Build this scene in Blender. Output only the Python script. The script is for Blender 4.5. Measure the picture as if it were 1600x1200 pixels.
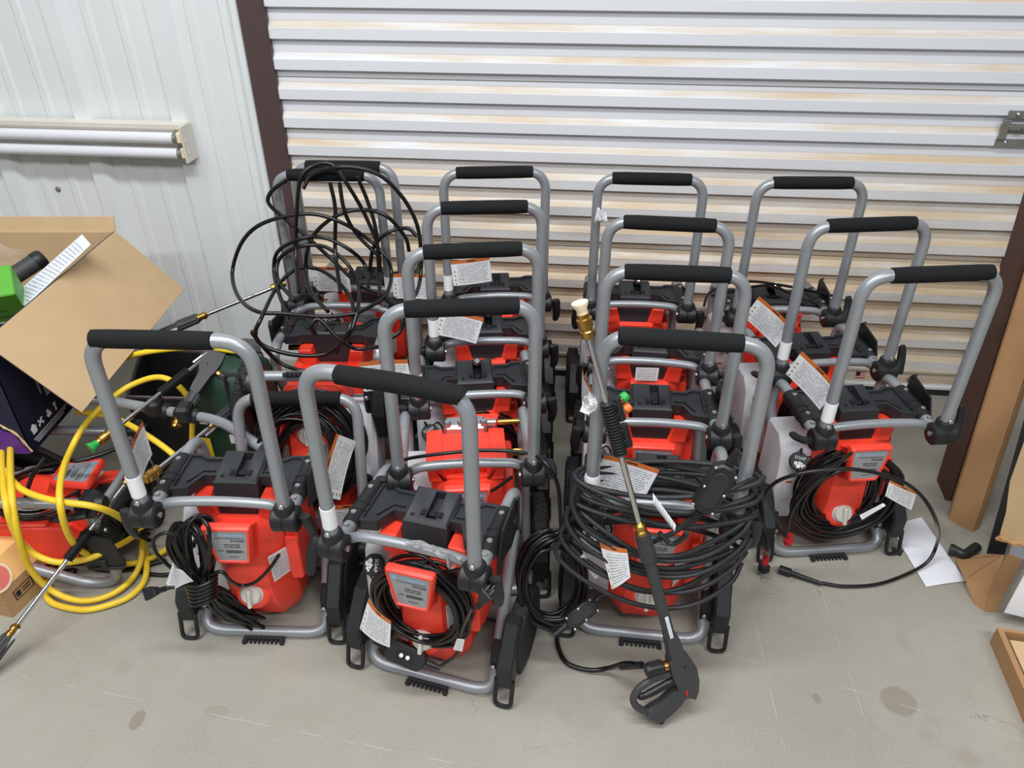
import bpy, math, random
from mathutils import Vector, Matrix, Euler
PI = math.pi
random.seed(7)
for o in list(bpy.data.objects): bpy.data.objects.remove(o)
scene = bpy.context.scene
COL = scene.collection

# ------------------------------------------------------------------ camera
CAM_H, PITCH, FPX = 1.6159, 0.5799, 1161.94
cd = bpy.data.cameras.new('camera'); cam = bpy.data.objects.new('camera', cd); COL.objects.link(cam)
cam.location = (0, 0, CAM_H); cam.rotation_euler = (PI/2 - PITCH, 0, 0)
cd.sensor_width = 36; cd.lens = 36*FPX/1600; cd.clip_start = 0.02
scene.camera = cam
# ------------------------------------------------------------------ light
w = bpy.data.worlds.new('world'); scene.world = w; w.use_nodes = True
w.node_tree.nodes['Background'].inputs[0].default_value = (0.93, 0.97, 1.0, 1)
w.node_tree.nodes['Background'].inputs[1].default_value = 0.16
def area(name, loc, sx, sy, power, rot=(0, 0, 0)):
    l = bpy.data.lights.new(name, 'AREA'); l.shape = 'RECTANGLE'; l.size = sx; l.size_y = sy
    l.energy = power; l.color = (0.965, 0.985, 1.0)
    o = bpy.data.objects.new(name, l); COL.objects.link(o); o.location = loc; o.rotation_euler = rot
area('ceiling_strip_lamp', (-0.6, 0.6, 3.7), 2.6, 0.35, 86)
area('ceiling_strip_lamp', (1.4, -1.2, 3.7), 2.6, 0.35, 84)
area('ceiling_strip_lamp', (-2.2, -1.4, 3.7), 2.6, 0.35, 70)
vs = scene.view_settings
vs.view_transform = 'Standard'; vs.look = 'None'; vs.gamma = 1; vs.use_curve_mapping = False; vs.exposure = 0.3

# ------------------------------------------------------------------ helpers
FWD = Vector((0, math.cos(PITCH), -math.sin(PITCH))); UP = Vector((0, math.sin(PITCH), math.cos(PITCH)))
def ray(px, py): return FWD + Vector((1, 0, 0))*((px-800)/FPX) - UP*((py-600)/FPX)
def atz(px, py, z):
    d = ray(px, py); return Vector((0, 0, CAM_H)) + d*((z-CAM_H)/d.z)
def aty(px, py, y):
    d = ray(px, py); return Vector((0, 0, CAM_H)) + d*(y/d.y)
PSI = -0.0973; WD = 2.5517
WU = Vector((math.cos(PSI), math.sin(PSI), 0)); WN = Vector((math.sin(PSI), -math.cos(PSI), 0))   # along wall; out of wall towards the room
WO = -WN*WD
def srgb(r, g, b):
    f = lambda c: (c/255/12.92) if c/255 <= .04045 else ((c/255+.055)/1.055)**2.4
    return (f(r), f(g), f(b), 1)

class MB:
    def __init__(s): s.v = []; s.f = []; s.uv = None
    def add(s, vs, fs):
        o = len(s.v); s.v += [tuple(v) for v in vs]; s.f += [tuple(i+o for i in f) for f in fs]; return s
    def box(s, c, d, b=0.0, R=None):
        hx, hy, hz = d[0]/2, d[1]/2, d[2]/2; c = Vector(c); b = min(b, hx*.95, hy*.95, hz*.95)
        if b <= 0:
            vs = [Vector((x, y, z)) for z in (-hz, hz) for y in (-hy, hy) for x in (-hx, hx)]
            fs = [(0, 2, 3, 1), (4, 5, 7, 6), (0, 1, 5, 4), (2, 6, 7, 3), (0, 4, 6, 2), (1, 3, 7, 5)]
        else:
            vs = []; idx = {}
            for sx in (-1, 1):
                for sy in (-1, 1):
                    for sz in (-1, 1):
                        for k in range(3):
                            p = [sx*hx, sy*hy, sz*hz]
                            for j in range(3):
                                if j != k: p[j] -= (sx, sy, sz)[j]*b
                            idx[(sx, sy, sz, k)] = len(vs); vs.append(Vector(p))
            fs = []
            for k in range(3):
                a, bb = [(1, 2), (2, 0), (0, 1)][k]
                for sg in (-1, 1):
                    q = []
                    for (i, j) in ((-1, -1), (1, -1), (1, 1), (-1, 1)):
                        t = [0, 0, 0]; t[k] = sg; t[a] = i; t[bb] = j; q.append(idx[(t[0], t[1], t[2], k)])
                    fs.append(tuple(q) if sg > 0 else tuple(q[::-1]))
            for k in range(3):      # edges along k
                a, bb = [(1, 2), (2, 0), (0, 1)][k]
                for i in (-1, 1):
                    for j in (-1, 1):
                        def g(sk, kk):
                            t = [0, 0, 0]; t[k] = sk; t[a] = i; t[bb] = j; return idx[(t[0], t[1], t[2], kk)]
                        q = (g(-1, a), g(1, a), g(1, bb), g(-1, bb)); fs.append(q if i*j < 0 else q[::-1])
            for sx in (-1, 1):
                for sy in (-1, 1):
                    for sz in (-1, 1):
                        q = tuple(idx[(sx, sy, sz, k)] for k in range(3)); fs.append(q if sx*sy*sz > 0 else q[::-1])
        if R is not None: vs = [R @ v for v in vs]
        return s.add([v+c for v in vs], fs)
    def tube(s, pts, r, n=10, closed=False, caps=True, sy=1.0):
        pts = [Vector(p) for p in pts]; m = len(pts)
        rad = r if isinstance(r, (list, tuple)) else [r]*m
        T = []
        for i in range(m):
            a = pts[(i-1) % m] if (closed or i > 0) else pts[i]
            b = pts[(i+1) % m] if (closed or i < m-1) else pts[i]
            t = b-a; T.append(t.normalized() if t.length > 1e-9 else Vector((0, 0, 1)))
        ref = Vector((0, 0, 1)) if abs(T[0].z) < .9 else Vector((1, 0, 0))
        N = (ref - T[0]*ref.dot(T[0])).normalized(); vs = []; fs = []
        for i in range(m):
            N = (N - T[i]*N.dot(T[i]));
            N = N.normalized() if N.length > 1e-6 else T[i].orthogonal().normalized()
            B = T[i].cross(N)
            for k in range(n):
                a = 2*PI*k/n; vs.append(pts[i] + N*(rad[i]*math.cos(a)) + B*(rad[i]*sy*math.sin(a)))
        mm = m if closed else m-1
        for i in range(mm):
            for k in range(n):
                a = i*n+k; b = i*n+(k+1) % n; c = ((i+1) % m)*n+(k+1) % n; d = ((i+1) % m)*n+k
                fs.append((a, b, c, d))
        if caps and not closed:
            fs.append(tuple(range(n))[::-1]); fs.append(tuple((m-1)*n+k for k in range(n)))
        return s.add(vs, fs)
    def cyl(s, a, b, r, r2=None, n=16): return s.tube([a, b], [r, r if r2 is None else r2], n)
    def lathe(s, prof, o, axis, n=24):       # prof: (radius, height along axis)
        o = Vector(o); ax = Vector(axis).normalized(); u = ax.orthogonal().normalized(); v = ax.cross(u); vs = []; fs = []
        for (r, h_) in prof:
            for k in range(n):
                a = 2*PI*k/n; vs.append(o + ax*h_ + u*(r*math.cos(a)) + v*(r*math.sin(a)))
        m = len(prof)
        for i in range(m-1):
            for k in range(n): fs.append((i*n+k, i*n+(k+1) % n, (i+1)*n+(k+1) % n, (i+1)*n+k))
        fs.append(tuple(range(n))[::-1]); fs.append(tuple((m-1)*n+k for k in range(n)))
        return s.add(vs, fs)
    def loft(s, rings, caps=True):
        n = len(rings[0]); vs = [p for r in rings for p in r]; fs = []
        for i in range(len(rings)-1):
            for k in range(n): fs.append((i*n+k, i*n+(k+1) % n, (i+1)*n+(k+1) % n, (i+1)*n+k))
        if caps: fs.append(tuple(range(n))[::-1]); fs.append(tuple((len(rings)-1)*n+k for k in range(n)))
        return s.add(vs, fs)
    def prism(s, poly, t0, t1, F=None, b=0.0):   # poly in (u,v) counter-clockwise; F maps (u,v,t) to a point
        F = F or (lambda u, v, t: (u, v, t))
        def inset(d):
            m = len(poly); out = []
            for i in range(m):
                p = Vector(poly[i]); a = (p-Vector(poly[i-1])).normalized(); c = (Vector(poly[(i+1) % m])-p).normalized()
                na = Vector((-a.y, a.x)); nc = Vector((-c.y, c.x)); nn = na+nc
                k = nn.length_squared
                out.append(p + (nn*(2*d/k) if k > .3 else na*d))
            return out
        if b > 0:
            q = inset(b); rings = [[F(p[0], p[1], t0) for p in q], [F(p[0], p[1], t0+b) for p in poly], [F(p[0], p[1], t1-b) for p in poly], [F(p[0], p[1], t1) for p in q]]
        else: rings = [[F(p[0], p[1], t) for p in poly] for t in (t0, t1)]
        return s.loft(rings)
    def recess(s, poly, z0, z1, ins, dep):       # plate with a sunken field on top
        m = len(poly); out = []
        for i in range(m):
            p = Vector(poly[i]); a = (p-Vector(poly[i-1])).normalized(); c = (Vector(poly[(i+1) % m])-p).normalized()
            nn = Vector((-a.y, a.x))+Vector((-c.y, c.x)); k = nn.length_squared; out.append(p+nn*(2*ins/max(k, .3)))
        rg = [[(p[0], p[1], z) for p in pl] for pl, z in ((poly, z0), (poly, z1), (out, z1), (out, z1-dep))]
        return s.loft(rg)
    def sheet(s, grid):                          # grid[i][j] points, with uv
        ni, nj = len(grid), len(grid[0]); fs = []
        for i in range(ni-1):
            for j in range(nj-1): fs.append((i*nj+j, (i+1)*nj+j, (i+1)*nj+j+1, i*nj+j+1))
        s.uv = [(i/(ni-1), j/(nj-1)) for i in range(ni) for j in range(nj)]
        return s.add([p for r in grid for p in r], fs)
    def mesh(s, name, mat, ang=35):
        me = bpy.data.meshes.new(name); me.from_pydata(s.v, [], s.f); me.update()
        if s.uv:
            l = me.uv_layers.new(name='UVMap')
            for lp in me.loops: l.data[lp.index].uv = s.uv[lp.vertex_index]
        me.materials.append(mat)
        me.polygons.foreach_set('use_smooth', [True]*len(me.polygons)); me.set_sharp_from_angle(angle=math.radians(ang))
        return me

def catmull(P, k=6, closed=False):
    P = [Vector(p) for p in P]; n = len(P); out = []
    for i in range(n if closed else n-1):
        a = P[(i-1) % n] if (closed or i > 0) else P[i]*2-P[i+1]
        b = P[i]; c = P[(i+1) % n]; d = P[(i+2) % n] if (closed or i < n-2) else P[n-1]*2-P[n-2]
        for j in range(k):
            t = j/k; out.append(.5*((2*b)+(c-a)*t+(2*a-5*b+4*c-d)*t*t+(3*b-a-3*c+d)*t**3))
    if not closed: out.append(P[-1])
    return out
def fillet(P, rads, k=6):
    P = [Vector(p) for p in P]; out = [P[0]]
    for i in range(1, len(P)-1):
        a = (P[i-1]-P[i]); b = (P[i+1]-P[i]); r = rads[i-1]; la = min(r, a.length*.49); lb = min(r, b.length*.49)
        A = P[i]+a.normalized()*la; B = P[i]+b.normalized()*lb
        for j in range(k+1):
            t = j/k; out.append(A*(1-t)**2+P[i]*(2*t*(1-t))+B*t*t)
    out.append(P[-1]); return out

def obj(name, me, parent=None, loc=(0, 0, 0), rot=(0, 0, 0), kind=None, label=None):
    o = bpy.data.objects.new(name, me); COL.objects.link(o); o.location = loc; o.rotation_euler = rot
    if parent: o.parent = parent
    if kind: o['kind'] = kind
    if label: o['label'] = label
    return o
def tag(o, label, cat, group=None):
    o['label'] = label; o['category'] = cat
    if group: o['group'] = group
    return o
def thing(name, label, cat, loc=(0, 0, 0), rot=(0, 0, 0), group=None):
    return tag(obj(name, None, None, loc, rot), label, cat, group)

# ------------------------------------------------------------------ materials
class NT:
    def __init__(s, name):
        s.m = bpy.data.materials.new(name); s.m.use_nodes = True; s.t = s.m.node_tree; s.b = s.t.nodes['Principled BSDF']
    def n(s, typ, **kw):
        nd = s.t.nodes.new(typ)
        for k, v in kw.items(): setattr(nd, k, v)
        return nd
    def l(s, a, b): s.t.links.new(a, b)
    def val(s, x, sock):
        if isinstance(x, (int, float)): sock.default_value = x
        else: s.l(x, sock)
    def math(s, op, a, b=0.0, c=0.0):
        nd = s.n('ShaderNodeMath', operation=op)
        for i, x in enumerate((a, b, c)): s.val(x, nd.inputs[i])
        return nd.outputs[0]
    def mix(s, fac, a, b):
        nd = s.n('ShaderNodeMix', data_type='RGBA'); s.val(fac, nd.inputs[0])
        for x, i in ((a, 6), (b, 7)):
            if isinstance(x, tuple): nd.inputs[i].default_value = x
            else: s.l(x, nd.inputs[i])
        return nd.outputs[2]
    def noise(s, vec, scale, detail=3, rough=.55):
        nd = s.n('ShaderNodeTexNoise'); nd.inputs['Scale'].default_value = scale; nd.inputs['Detail'].default_value = detail; nd.inputs['Roughness'].default_value = rough
        if vec is not None: s.l(vec, nd.inputs['Vector'])
        return nd.outputs[0]
    def ramp(s, x, a, b):
        nd = s.n('ShaderNodeMapRange', clamp=True); s.val(x, nd.inputs[0]); nd.inputs[1].default_value = a; nd.inputs[2].default_value = b
        return nd.outputs[0]
    def scale(s, vec, sc):
        nd = s.n('ShaderNodeVectorMath', operation='MULTIPLY'); s.l(vec, nd.inputs[0]); nd.inputs[1].default_value = sc; return nd.outputs[0]
    def bump(s, h, st, dist=.002):
        nd = s.n('ShaderNodeBump'); nd.inputs['Strength'].default_value = st; nd.inputs['Distance'].default_value = dist; s.l(h, nd.inputs['Height']); s.l(nd.outputs[0], s.b.inputs['Normal'])
def mat(name, col, rough=.5, metal=0.0, var=.06, nscale=30, bump=0.0, bscale=400, spec=None, trans=0.0, coat=0.0):
    q = NT(name); b = q.b; tc = q.n('ShaderNodeTexCoord').outputs['Object']
    nz = q.noise(tc, nscale)
    dark = tuple(c*(1-var*2) for c in col[:3])+(1,); lite = tuple(min(1, c*(1+var*2)) for c in col[:3])+(1,)
    q.l(q.mix(nz, dark, lite), b.inputs['Base Color'])
    b.inputs['Roughness'].default_value = rough; b.inputs['Metallic'].default_value = metal
    if spec is not None: b.inputs['Specular IOR Level'].default_value = spec
    if trans: b.inputs['Transmission Weight'].default_value = trans
    if coat: b.inputs['Coat Weight'].default_value = coat
    if bump: q.bump(q.noise(tc, bscale, 2), bump, .001)
    return q.m
M = {}
M['tube'] = mat('grey_tube_paint', srgb(150, 154, 158), .36, .35, .03, 60, coat=.25)
M['foam'] = mat('black_foam', srgb(20, 21, 23), .85, 0, .12, 200, .5, 900, spec=.3)
M['black'] = mat('black_plastic', srgb(26, 27, 29), .48, 0, .08, 40, .12, 900)
M['tray'] = mat('charcoal_tray_plastic', srgb(40, 42, 46), .5, 0, .06, 40, .15, 900)
M['red'] = mat('orange_red_plastic', srgb(250, 70, 50), .42, 0, .025, 20, .05, 500)
M['tank'] = mat('milky_white_plastic', srgb(214, 215, 220), .45, 0, .02, 20)
M['plate'] = mat('silver_plate_print', srgb(158, 160, 165), .4, .2, .02, 40)
M['ink'] = mat('black_ink', srgb(28, 28, 30), .6)
M['blue'] = mat('light_blue_ink', srgb(150, 190, 225), .5)
M['white'] = mat('white_vinyl', srgb(240, 240, 242), .5, 0, .015)
M['knob'] = mat('pale_grey_plastic', srgb(205, 203, 194), .45, 0, .02)
M['rubber'] = mat('tyre_rubber', srgb(31, 31, 33), .75, 0, .15, 60, .2, 300)
M['cord'] = mat('black_cord_vinyl', srgb(17, 17, 18), .3, 0, .05)
M['cordm'] = mat('matte_rubber_cord', srgb(34, 34, 36), .55, 0, .08)
M['brass'] = mat('brass', srgb(190, 148, 78), .28, 1, .08, 60)
M['chrome'] = mat('bright_steel', srgb(205, 205, 205), .16, 1, .04, 80)
M['steel'] = mat('zinc_screw', srgb(195, 197, 200), .28, .9, .05)
M['gun'] = mat('dark_grey_gun_plastic', srgb(58, 58, 60), .55, 0, .05, 40, .15, 800)
M['yellow'] = mat('yellow_hose_rubber', srgb(232, 196, 48), .45, 0, .06, 25)
M['green'] = mat('green_plastic', srgb(40, 160, 70), .4)
M['orange'] = mat('orange_plastic', srgb(235, 120, 50), .4)
M['redcap'] = mat('crimson_plastic', srgb(190, 30, 40), .4)
M['kraft'] = mat('kraft_cardboard', srgb(200, 170, 130), .8, 0, .05, 14, .1, 300)
M['kraft2'] = mat('brown_cardboard', srgb(168, 128, 88), .82, 0, .07, 10, .1, 300)
M['kraft3'] = mat('dark_brown_cardboard', srgb(86, 60, 48), .82, 0, .08, 10, .1, 300)
M['brown'] = mat('brown_painted_steel', srgb(84, 66, 66), .5, .1, .09, 9)
M['trim'] = mat('white_trim_paint', srgb(226, 230, 230), .45, 0, .02, 8)
M['paper'] = mat('white_paper', srgb(232, 233, 240), .7, 0, .01)
M['fixture'] = mat('aged_white_enamel', srgb(226, 220, 208), .4, 0, .06, 9)
M['lampglass'] = mat('unlit_fluorescent_glass', srgb(232, 233, 238), .2, 0, .02)
M['navy'] = mat('navy_print', srgb(20, 24, 52), .45, 0, .1, 12)
M['dkgreen'] = mat('dark_green_print', srgb(26, 52, 40), .4, 0, .1, 12)
M['galv'] = mat('galvanised_steel', srgb(150, 148, 140), .42, .6, .12, 20)
M['greypanel'] = mat('pale_grey_panel', srgb(176, 178, 184), .5, 0, .03)
M['limegreen'] = mat('lime_green_print', srgb(84, 165, 46), .5, 0, .06, 30)
M['purple'] = mat('purple_print', srgb(92, 42, 130), .5)
M['yellowp'] = mat('yellow_print', srgb(214, 180, 40), .5)
M['pink'] = mat('pink_print', srgb(222, 120, 110), .6, 0, .1, 60)
M['peach'] = mat('peach_print', srgb(238, 190, 120), .6, 0, .08, 20)
M['cream'] = mat('cream_print', srgb(240, 222, 190), .6)
M['hole_dark'] = mat('painted_recess_shade', srgb(10, 10, 11), .7)  # near-black colour that stands in for shade inside holes and recesses
def film():
    q = NT('clear_plastic_film'); b = q.b; b.inputs['Roughness'].default_value = .12; b.inputs['Base Color'].default_value = (.95, .95, .97, 1)
    b.inputs['Transmission Weight'].default_value = .85; b.inputs['IOR'].default_value = 1.2
    q.bump(q.noise(q.n('ShaderNodeTexCoord').outputs['Object'], 90, 3), 1, .004); return q.m
M['film'] = film()
def doc(name, head, icons=True, rows=15, base=srgb(236, 237, 240), inkc=srgb(128, 128, 136)):
    q = NT(name); uv = q.n('ShaderNodeTexCoord').outputs['UV']; sp = q.n('ShaderNodeSeparateXYZ'); q.l(uv, sp.inputs[0]); u, v = sp.outputs[0], sp.outputs[1]
    vr = q.math('MULTIPLY', v, rows); fr = q.math('FRACT', vr); row = q.math('FLOOR', vr)
    line = q.math('MULTIPLY', q.math('GREATER_THAN', fr, .3), q.math('LESS_THAN', fr, .75))
    cb = q.n('ShaderNodeCombineXYZ'); q.l(q.math('MULTIPLY', u, 46), cb.inputs[0]); q.l(q.math('MULTIPLY', row, 7.3), cb.inputs[1])
    wn = q.math('GREATER_THAN', q.noise(cb.outputs[0], 1.0, 1), .43)
    cb2 = q.n('ShaderNodeCombineXYZ'); q.l(q.math('MULTIPLY', row, 3.7), cb2.inputs[0]); q.l(q.math('MULTIPLY', u, .9), cb2.inputs[1])
    end = q.math('LESS_THAN', u, q.math('ADD', .72, q.math('MULTIPLY', q.noise(cb2.outputs[0], 1, 0), .36)))
    mk = q.math('MULTIPLY', q.math('MULTIPLY', line, wn), end)
    mk = q.math('MULTIPLY', mk, q.math('GREATER_THAN', u, .15 if icons else .06)); mk = q.math('MULTIPLY', mk, q.math('LESS_THAN', u, .95))
    top = .86 if head else .95
    mk = q.math('MULTIPLY', mk, q.math('MULTIPLY', q.math('LESS_THAN', v, top-.03), q.math('GREATER_THAN', v, .05)))
    c = q.mix(q.math('MULTIPLY', mk, .85), base, inkc)
    if icons:
        f5 = q.math('FRACT', q.math('MULTIPLY', v, 6)); tri = q.math('MULTIPLY', q.math('LESS_THAN', q.math('ABSOLUTE', q.math('SUBTRACT', u, .075)), q.math('MULTIPLY', q.math('SUBTRACT', .7, f5), .07)), q.math('GREATER_THAN', f5, .2))
        tri = q.math('MULTIPLY', tri, q.math('LESS_THAN', v, .68))
        c = q.mix(tri, c, srgb(150, 150, 60))
    if head:
        hd = q.math('GREATER_THAN', v, top); c = q.mix(hd, c, head)
        wd = q.math('MULTIPLY', hd, q.math('MULTIPLY', q.math('LESS_THAN', q.math('ABSOLUTE', q.math('SUBTRACT', u, .52)), .1), q.math('LESS_THAN', q.math('ABSOLUTE', q.math('SUBTRACT', v, .93)), .025)))
        c = q.mix(wd, c, srgb(60, 40, 30))
    q.l(c, q.b.inputs['Base Color']); q.b.inputs['Roughness'].default_value = .55; return q.m
M['tag'] = doc('warning_tag_print', srgb(205, 112, 52))
M['spec'] = doc('specification_print', None, False, 12)
M['spect'] = doc('orange_side_print', srgb(205, 112, 52), True, 9)
M['booklet'] = doc('booklet_print', None, False, 22, srgb(226, 228, 238), srgb(160, 162, 172))

def concrete():
    q = NT('concrete_floor'); tc = q.n('ShaderNodeTexCoord').outputs['Object']
    a = q.noise(tc, 1.6, 6, .6); b = q.noise(tc, 14, 5, .65); g = q.noise(tc, 300, 3, .7)
    c = q.mix(q.ramp(a, .3, .7), srgb(139, 135, 125), srgb(160, 156, 145))
    c = q.mix(q.math('MULTIPLY', q.ramp(b, .45, .75), .35), c, srgb(140, 130, 116))
    c = q.mix(q.math('MULTIPLY', q.ramp(g, .42, .62), .42), c, srgb(182, 178, 166))
    st = q.noise(q.scale(tc, (1, 1, 1)), 5.5, 2, .4); c = q.mix(q.math('MULTIPLY', q.ramp(st, .66, .72), .25), c, srgb(128, 112, 102))
    wob = q.math('MULTIPLY', q.math('SUBTRACT', q.noise(tc, 16, 4, .6), .5), .022)
    for (sx_, sy_, rx_, ry_, k_) in ((.927, 1.076, .042, .040, .5), (.734, 1.083, .010, .014, .5), (-.879, 1.028, .016, .026, .6), (-.70, 1.05, .03, .016, .25), (.43, 1.22, .05, .03, .3)):
        mp = q.n('ShaderNodeMapping'); mp.inputs['Location'].default_value = (-sx_/rx_, -sy_/ry_, 0); mp.inputs['Scale'].default_value = (1/rx_, 1/ry_, 0); q.l(tc, mp.inputs[0])
        ln = q.n('ShaderNodeVectorMath', operation='LENGTH'); q.l(mp.outputs[0], ln.inputs[0]); rr_ = q.math('ADD', ln.outputs['Value'], q.math('MULTIPLY', wob, 18))
        c = q.mix(q.math('MULTIPLY', q.math('SUBTRACT', 1, q.ramp(rr_, .92, 1.06)), k_), c, srgb(124, 110, 99))
    spx = q.n('ShaderNodeSeparateXYZ'); q.l(tc, spx.inputs[0])
    for (kx, ky, kc) in ((.996, -.084, .738), (.996, -.091, .526), (.35, .94, 1.33), (.2, .98, .88)):
        dl = q.math('ABSOLUTE', q.math('SUBTRACT', q.math('ADD', q.math('MULTIPLY', spx.outputs[0], kx), q.math('MULTIPLY', spx.outputs[1], ky)), q.math('ADD', kc, q.math('MULTIPLY', wob, .3))))
        c = q.mix(q.math('MULTIPLY', q.math('LESS_THAN', dl, .0009), q.math('MULTIPLY', q.ramp(q.noise(tc, 9, 3), .48, .56), .5)), c, srgb(196, 192, 182))
    vo = q.n('ShaderNodeTexVoronoi', feature='DISTANCE_TO_EDGE'); vo.inputs['Scale'].default_value = 1.7
    dist = q.n('ShaderNodeVectorMath', operation='ADD'); q.l(tc, dist.inputs[0]); nn = q.n('ShaderNodeTexNoise'); nn.inputs['Scale'].default_value = 6; nn.inputs['Detail'].default_value = 6; q.l(tc, nn.inputs['Vector']); q.l(q.scale(nn.outputs[1], (.3, .3, .3)), dist.inputs[1]); q.l(dist.outputs[0], vo.inputs['Vector'])
    cr = q.math('MULTIPLY', q.math('LESS_THAN', vo.outputs[0], .0025), q.ramp(a, .52, .6)); c = q.mix(q.math('MULTIPLY', cr, .5), c, srgb(110, 104, 94))
    q.l(c, q.b.inputs['Base Color']); q.l(q.math('ADD', .42, q.math('MULTIPLY', b, .35)), q.b.inputs['Roughness'])
    q.bump(q.math('ADD', q.math('MULTIPLY', g, .3), b), .25, .002); return q.m
M['concrete'] = concrete()
SP = 0.0933; SZ0 = 0.766
def door_paint():
    q = NT('stained_white_door_paint'); tc = q.n('ShaderNodeTexCoord').outputs['Object']; sp = q.n('ShaderNodeSeparateXYZ'); q.l(tc, sp.inputs[0]); z = sp.outputs[2]
    ph = q.math('FRACT', q.math('DIVIDE', q.math('SUBTRACT', z, SZ0-10*SP), SP))
    ledge = q.math('MULTIPLY', q.ramp(ph, .32, .38), q.math('SUBTRACT', 1, q.ramp(ph, .52, .62)))
    n1 = q.noise(q.scale(tc, (1.3, 1, 14)), 1.0, 5, .6); n2 = q.noise(q.scale(tc, (3, 1, 40)), 1.3, 4, .6); n3 = q.noise(q.scale(tc, (6, 1, 2)), 1.2, 4, .6)
    low = q.math('SUBTRACT', 1, q.ramp(z, .5, .92)); lf = q.math('MULTIPLY', q.math('POWER', low, .7), q.math('SUBTRACT', 1, q.math('MULTIPLY', q.math('SUBTRACT', 1, q.ramp(z, .0, .3)), .35)))
    d1 = q.math('MULTIPLY', ledge, q.ramp(n1, .38, .62)); d2 = q.math('MULTIPLY', lf, q.ramp(n2, .26, .5))
    drip = q.math('MULTIPLY', lf, q.ramp(n3, .5, .72))
    notridge = q.math('ADD', .4, q.math('MULTIPLY', q.ramp(ph, .30, .36), .6))
    c = q.mix(q.math('MULTIPLY', d1, .8), srgb(227, 230, 235), srgb(204, 174, 128))
    c = q.mix(q.math('MULTIPLY', q.math('MULTIPLY', d2, notridge), .85), c, srgb(200, 174, 134))
    c = q.mix(q.math('MULTIPLY', drip, .3), c, srgb(190, 160, 118))
    sc = q.noise(q.scale(tc, (30, 1, 30)), 2, 3, .7); c = q.mix(q.math('MULTIPLY', q.ramp(sc, .74, .8), .5), c, srgb(130, 122, 112))
    q.l(c, q.b.inputs['Base Color']); q.b.inputs['Roughness'].default_value = .42; return q.m
M['door'] = door_paint()
def wall_paint():
    q = NT('white_ribbed_wall_paint'); tc = q.n('ShaderNodeTexCoord').outputs['Object']
    n = q.noise(tc, 3, 5); c = q.mix(n, srgb(220, 225, 226), srgb(234, 237, 238))
    sk = q.noise(tc, 85, 2, .5); sp = q.n('ShaderNodeSeparateXYZ'); q.l(tc, sp.inputs[0])
    area_ = q.math('MULTIPLY', q.math('SUBTRACT', 1, q.ramp(sp.outputs[2], .55, .85)), q.math('MULTIPLY', q.ramp(sp.outputs[0], -1.2, -1.0), 1.0))
    thr = q.math('SUBTRACT', .80, q.math('MULTIPLY', area_, .13)); c = q.mix(q.math('MULTIPLY', q.math('GREATER_THAN', sk, thr), .75), c, srgb(70, 68, 66))
    q.l(c, q.b.inputs['Base Color']); q.b.inputs['Roughness'].default_value = .4; return q.m
M['wall'] = wall_paint()
def wood():
    q = NT('printed_wood_grain'); tc = q.n('ShaderNodeTexCoord').outputs['Object']; n = q.noise(q.scale(tc, (6, 6, 90)), 1, 5, .6)
    q.l(q.mix(n, srgb(150, 112, 76), srgb(206, 172, 128)), q.b.inputs['Base Color']); q.b.inputs['Roughness'].default_value = .6; return q.m
M['wood'] = wood()

_txt = {}
def text_mesh(body, size, m, depth=.0002, align='CENTER'):
    k = (body, size, m, align)
    if k in _txt: return _txt[k]
    cu = bpy.data.curves.new('lettering', 'FONT'); cu.body = body; cu.size = size; cu.align_x = align; cu.align_y = 'CENTER'; cu.extrude = depth; cu.resolution_u = 2
    o = bpy.data.objects.new('lettering', cu); COL.objects.link(o); dg = bpy.context.evaluated_depsgraph_get(); me = bpy.data.meshes.new_from_object(o.evaluated_get(dg)); me.name = 'lettering'
    bpy.data.objects.remove(o); bpy.data.curves.remove(cu); me.materials.clear(); me.materials.append(M[m]); _txt[k] = me; return me

# ------------------------------------------------------------------ setting
def wall_pt(s, z, out=0.0): return WO + WU*s + WN*out + Vector((0, 0, z))
mb = MB(); mb.add([(-5, -3, 0), (5, -3, 0), (5, 3.2, 0), (-5, 3.2, 0)], [(0, 1, 2, 3)]); obj('floor', mb.mesh('floor', M['concrete']), kind='structure')
WROT = (0, 0, PSI)
DOOR_L, DOOR_R, DOOR_TOP = -0.785, 1.78, 3.0   # in wall coordinates: along the wall from the foot of the camera's normal
# wall coordinate of a world x: s = x*cos + y*sin at the wall
S0 = lambda x: (x - WO.x)/WU.x
sl, sr = S0(-.79), S0(1.76)
door = obj('door_1', None, loc=WO, rot=WROT, kind='structure'); door['label'] = 'white corrugated roll-up door with tan dust stains'
# local door frame: x along the wall, -y out into the room, z up
prof = [(0.0, -.016), (.34, -.016), (.54, 0), (.985, 0), (1.0, -.016)]     # phase upwards: ridge, dusty ledge, recessed field, underside step
zz = SZ0 - 8*SP; k = 0
slat = None
while zz + SP < DOOR_TOP:
    if zz > .09:
        mb = MB(); pts = [(-.0165, 0.0)] + []
        P = [(p[0]*SP, p[1]) for p in prof]
        vs = []; fs = []
        for (h_, y) in P: vs += [(sl, y, zz+h_), (sr, y, zz+h_)]
        for i in range(len(P)-1): fs.append((2*i, 2*i+1, 2*i+3, 2*i+2))
        n0 = len(vs); vs += [(x, y+.0012, z) for (x, y, z) in vs]; fs += [tuple(n0+i for i in f[::-1]) for f in fs]
        mb.add(vs, fs); obj('slat', mb.mesh('slat', M['door'], 20), door)
    zz += SP; k += 1
zb = SZ0 - 8*SP
while zb <= .09: zb += SP
mb = MB(); mb.box(((sl+sr)/2, -.004, (zb+.028)/2), (sr-sl, .02, zb-.028+.002), .003); mb.box(((sl+sr)/2, -.017, zb-.008), (sr-sl, .012, .014), .002); mb.box(((sl+sr)/2, -.017, .035), (sr-sl, .012, .014), .002)
obj('bottom_bar', mb.mesh('bottom_bar', M['door']), door)
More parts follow.
